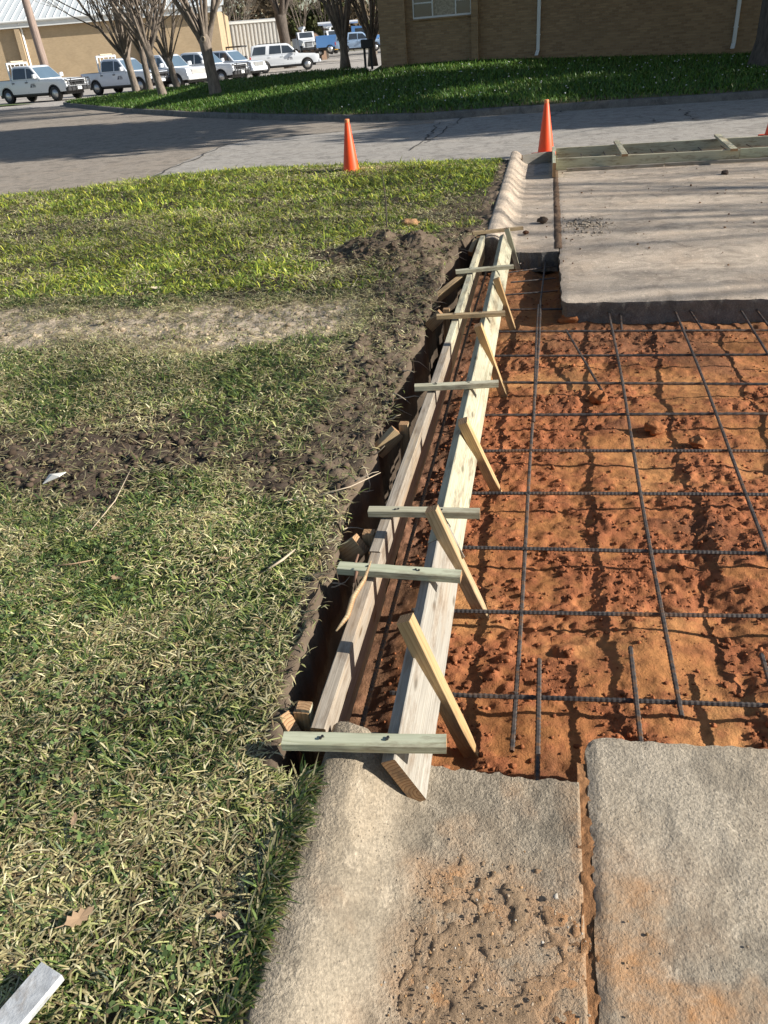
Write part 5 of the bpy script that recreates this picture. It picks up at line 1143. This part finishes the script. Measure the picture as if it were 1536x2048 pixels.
# ================================================================== TREES
def branch(mb, p, d, L, r, depth, R, nseg=4, sides=5, up=0.25, wander=0.16, kids=(5, 5, 4), twigs=None, shrink=0.5):
    pts = [p.copy()]; rad = [r]; q = p.copy(); dd = d.normalized()
    for i in range(nseg):
        dd = (dd+Vector((R.uniform(-1, 1), R.uniform(-1, 1), R.uniform(-0.6, 0.8)))*wander+Vector((0, 0, up*0.25))).normalized()
        q = q+dd*(L/nseg); pts.append(q.copy()); rad.append(max(0.004, r*(1-0.78*(i+1)/nseg)))
    (mb if (depth < 2 or twigs is None) else twigs).tube(pts, rad, sides if depth < 2 else 3, False)
    if depth >= len(kids): return
    for k in range(kids[depth]):
        t = R.uniform(0.25, 1.0); f = t*nseg; i = min(int(f), nseg-1); bp = pts[i].lerp(pts[i+1], f-i); ax = (pts[i+1]-pts[i]).normalized()
        side = Vector((R.uniform(-1, 1), R.uniform(-1, 1), R.uniform(-0.2, 0.6))); side = (side-ax*side.dot(ax)).normalized()
        a = R.uniform(0.35, 0.8); nd_ = ax*math.cos(a)+side*math.sin(a)
        branch(mb, bp, nd_, L*R.uniform(0.45, 0.7)*(1.1-0.4*t), max(0.004, rad[i]*shrink), depth+1, R, 3 if depth else 4, 4, up, wander, kids, twigs, shrink)
def bare_tree(loc, label, seed, ht=1.7, r=0.19, limbs=8, L=4.2, lean=(0, 0), spread=0.55, kids=(6, 5, 4), bark='bark', group=None, loop=True, nm='bare_tree'):
    R = random.Random(seed); T = empty(nm, loc, 0, label, 'tree', group)
    tr = MB(); top = Vector((lean[0], lean[1], ht))
    tr.tube([Vector((0, 0, -0.25)), Vector((0, 0, 0.05)), top*0.3, top*0.7+Vector((R.uniform(-.03, .03), 0, 0)), top, top+Vector((0, 0, 0.25))], [r*1.5, r*1.22, r*1.02, r*0.96, r*1.1, r*0.7], 12)
    tr.build('trunk', M[bark], T, True)
    cr = MB(); tw = MB()
    for k in range(limbs):
        a = 2*math.pi*k/limbs+R.uniform(-.3, .3); sp = spread*R.uniform(0.45, 1.25); d = Vector((math.cos(a)*sp, math.sin(a)*sp, 1))
        st = top+Vector((math.cos(a)*r*0.5, math.sin(a)*r*0.5, R.uniform(-0.3, 0.25)))
        branch(cr, st, d, L*R.uniform(0.8, 1.15), r*R.uniform(0.25, 0.55), 0, R, 6, 7, 0.3, 0.10, kids, tw)
    cr.build('limbs', M[bark], T, True); tw.build('twigs', M['twig'], T)
    return T
def fz(px, py, y): p = gy(px, py, y); return (p.x, y, float(far_z(np.array([p.x]), np.array([y]))[0]))
def base_on(px, py):
    best = None
    for y in np.arange(19.5, 41, 0.05):
        p = gy(px, py, y); z = float(far_z(np.array([p.x]), np.array([y]))[0])
        if best is None or abs(p.z-z) < best[0]: best = (abs(p.z-z), (p.x, y, z))
        if p.z < z: break
    return best[1]
tl = [((432, 189), 0.20, 2.05, 9, (-0.1, 0), 'thickest bare tree at right of the left cluster, with a ring shaped scar', 11), ((326, 191), 0.155, 2.0, 8, (-0.28, 0), 'bare tree leaning left, second from the right in the left cluster', 12),
      ((273, 183), 0.165, 1.95, 8, (-0.15, 0), 'leftmost bare tree of the cluster, in front of the silver pickup', 13), ((300, 178), 0.14, 2.0, 6, (0, 0), 'dark bare tree half hidden between two nearer trunks', 14), ((355, 176), 0.14, 1.4, 7, (-0.2, 0), 'low forked bare tree in front of the chrome grilled pickup', 15)]
for pp, r, ht, nl, ln, lab, sd in tl:
    bare_tree(base_on(*pp), lab, sd, ht-0.25, r, nl+5, 4.4, ln, 0.62, (8, 5, 4), 'bark', 'bare trees along the far lawn')
# ring scar on the thickest trunk
b = base_on(432, 189); mb = MB(); cpt = Vector((b[0]+0.02-0.08, b[1]-0.225, b[2]+1.75))
mb.tube([cpt+Vector((0.07*math.cos(t), 0, 0.085*math.sin(t))) for t in np.linspace(0, 2*math.pi, 14)], 0.022, 6, False); tr_ob = [o for o in bpy.data.objects if o.name.startswith('bare_tree')][0]
o = mb.build('ring_scar', M['root'], None, True); o.parent = tr_ob; o.location = -Vector(tr_ob.location)
for px, py, yd, r, sd, lab in ((690, 124, 36.5, 0.17, 16, 'many stemmed bare tree beyond the lawn in front of the yellow bumper truck'), (745, 119, 37.5, 0.16, 17, 'bare tree against the corner of the brick building')):
    p = gy(px, py, yd); bare_tree((p.x, yd, p.z), lab, sd, 0.8, r, 10, 4.2, (0, 0), 0.42, (7, 5, 4), 'bark', 'bare trees along the far lawn')
bare_tree((-26.0, 88, 0), 'tall thick bare tree at the right end of the metal shed', 21, 4.6, 0.55, 6, 8.0, (-0.4, 0), 0.5, (7, 6, 5), 'bark_dark', None)

# evergreen oaks on the right whose crowns shade the street and far lawn
def leaf_cloud(n, cen, rad, seed, size=0.17, flat=0.75, blobs=26):
    R = np.random.default_rng(seed); c = np.array(cen)
    bc = R.normal(size=(blobs, 3)); bc /= np.linalg.norm(bc, axis=1)[:, None]; bc = c+bc*np.array(rad)*(0.35+0.5*R.random((blobs, 1)))
    br = np.array(rad).mean()*(0.24+0.2*R.random(blobs))
    w = R.integers(0, blobs, n); d = R.normal(size=(n, 3)); d /= np.linalg.norm(d, axis=1)[:, None]
    P = bc[w]+d*(br[w]*R.random(n)**0.45)[:, None]*np.array((1, 1, flat))
    a = R.normal(size=(n, 3)); a /= np.linalg.norm(a, axis=1)[:, None]; b = np.cross(a, R.normal(size=(n, 3))); b /= np.linalg.norm(b, axis=1)[:, None]
    s = size*(0.6+0.8*R.random(n))[:, None]
    V = np.stack([P-a*s, P+b*s*0.45, P+a*s, P-b*s*0.45], 1).reshape(-1, 3)
    return V, np.arange(4*n).reshape(n, 4)
def oak(loc, label, seed, H=9.0, rad=(6.0, 6.5, 3.2), r=0.42, n=26000, off=(0, 0), blobs=26):
    T = empty('oak_tree', loc, 0, label, 'tree', 'evergreen oaks on the right'); R = random.Random(seed)
    tr = MB(); tr.tube([(0, 0, -0.3), (0, 0, 0.1), (0.02, 0, 0.7), (0, 0.05, 2.0), (0.05, 0.1, 3.6), (0.1, 0.0, 5.0)], [r*1.7, r*1.35, r*1.08, r*0.98, r*0.9, r*0.5], 16); tr.build('trunk', M['bark_dark'], T, True)
    lb = MB()
    for k in range(7):
        a = 2*math.pi*k/7+R.uniform(-.3, .3); d = Vector((math.cos(a), math.sin(a), 0.75)); branch(lb, Vector((0.05, 0.05, 3.2+R.random()*1.2)), d, 5.5, r*0.42, 0, R, 6, 7, 0.15, 0.15, (5, 4), None)
    lb.build('limbs', M['bark_dark'], T, True)
    V, Fc = leaf_cloud(n, (off[0], off[1], H), rad, seed, 0.17, 0.75, blobs); mesh_np('crown', V, Fc, M['leaf_oak'], T); return T
b = gy(1528, 138, 25.0)
oak((b.x+0.12, 25.0, b.z), 'dark thick oak trunk at the right edge before the brick wall', 31, 8.6, (6.5, 5.6, 3.2), 0.42, 30000, (0, -4.0), 30)
oak((15.0, 27.0, 0.4), 'evergreen oak outside the right edge beside the brick building', 32, 7.0, (6.0, 6.0, 3.4), 0.40, 20000, (0, 0), 15)
oak((15.5, 19.5, 0.2), 'evergreen oak outside the right edge beside the street', 33, 7.5, (4.5, 4.0, 2.6), 0.36, 13000, (0, 0), 14)
oak((22.0, 24.0, 0.3), 'far evergreen oak outside the right edge', 34, 8.0, (6.0, 6.0, 3.6), 0.40, 15000, (0, 0), 12)
# bare trees right of the driveway: their limbs throw the streaks on the slab
bare_tree((17.0, 7.6, 0.0), 'tall bare tree standing right of the driveway', 41, 3.2, 0.22, 7, 6.0, (0, 0), 0.5, (6, 4), 'bark', 'bare trees right of the driveway')
bare_tree((19.5, 10.2, 0.0), 'second tall bare tree right of the driveway', 42, 3.4, 0.22, 7, 6.2, (0, 0), 0.5, (6, 4), 'bark', 'bare trees right of the driveway')
# ground they stand on
o = mesh_np('side_yard', [(6.5, -10, -0.012), (60, -10, -0.012), (60, 10.6, -0.012), (6.5, 10.6, -0.012)], np.array([[0, 1, 2, 3]]), plain('side_yard_grass', (0.10, 0.12, 0.04), 0.95, 0, 0.4, 3)); tag(o, kind='structure')

# far wood behind the lot: a mass of bare and evergreen trees
R = random.Random(5); protos = []
for i in range(9):
    x = -64+i*7.4+R.uniform(-2, 2); y = R.uniform(138, 150)
    if i >= 3:
        c = copy_tree(protos[i % 3]); c.location = (x, y, 0); c.rotation_euler = (0, 0, i*1.3); continue
    protos.append(bare_tree((x, y, 0), None, 60+i, 3.5, 0.30, 6, 7.5, (R.uniform(-.3, .3), 0), 0.5, (6, 5, 4), 'bark_dark' if i % 2 else 'bark'))
labs = ['far bare tree %s in the wood behind the lot' % w for w in ('at left end', 'second from left', 'third from left', 'fourth from left', 'in the middle', 'fourth from right', 'third from right', 'second from right', 'at right end')]
fts = [o for o in bpy.data.objects if o.name.startswith('bare_tree') and o.parent is None and 'label' not in o]
for o, l in zip(sorted(fts, key=lambda o: o.location.x), labs): tag(o, l, 'tree', 'bare trees in the far wood')
Vs = []; Fs = []; k = 0; Cs = []
RR = np.random.default_rng(9)
for i in range(80):
    x = RR.uniform(-110, 40); y = RR.uniform(155, 195); h = RR.uniform(8, 17); rr = RR.uniform(3, 5.5)
    V, Fc = leaf_cloud(850, (x, y, h*0.55), (rr, rr, h*0.5), 200+i, 0.54, 1.0, 14); Vs.append(V); Fs.append(Fc+k); k += len(V)
    tone = [(0.09, 0.10, 0.04), (0.17, 0.13, 0.085), (0.12, 0.12, 0.05), (0.20, 0.155, 0.10)][RR.integers(0, 4)]; Cs.append(np.tile(np.array(tone), (len(V), 1))*(0.6+0.7*np.repeat(RR.random((len(V)//4, 1)), 4, 0)))
o = mesh_np('far_wood', np.concatenate(Vs), np.concatenate(Fs), attr_mat('far_foliage', 0.9, 0.2), None, False, np.concatenate(Cs)); tag(o, 'brown and olive wood behind the parking lot', kind='stuff')
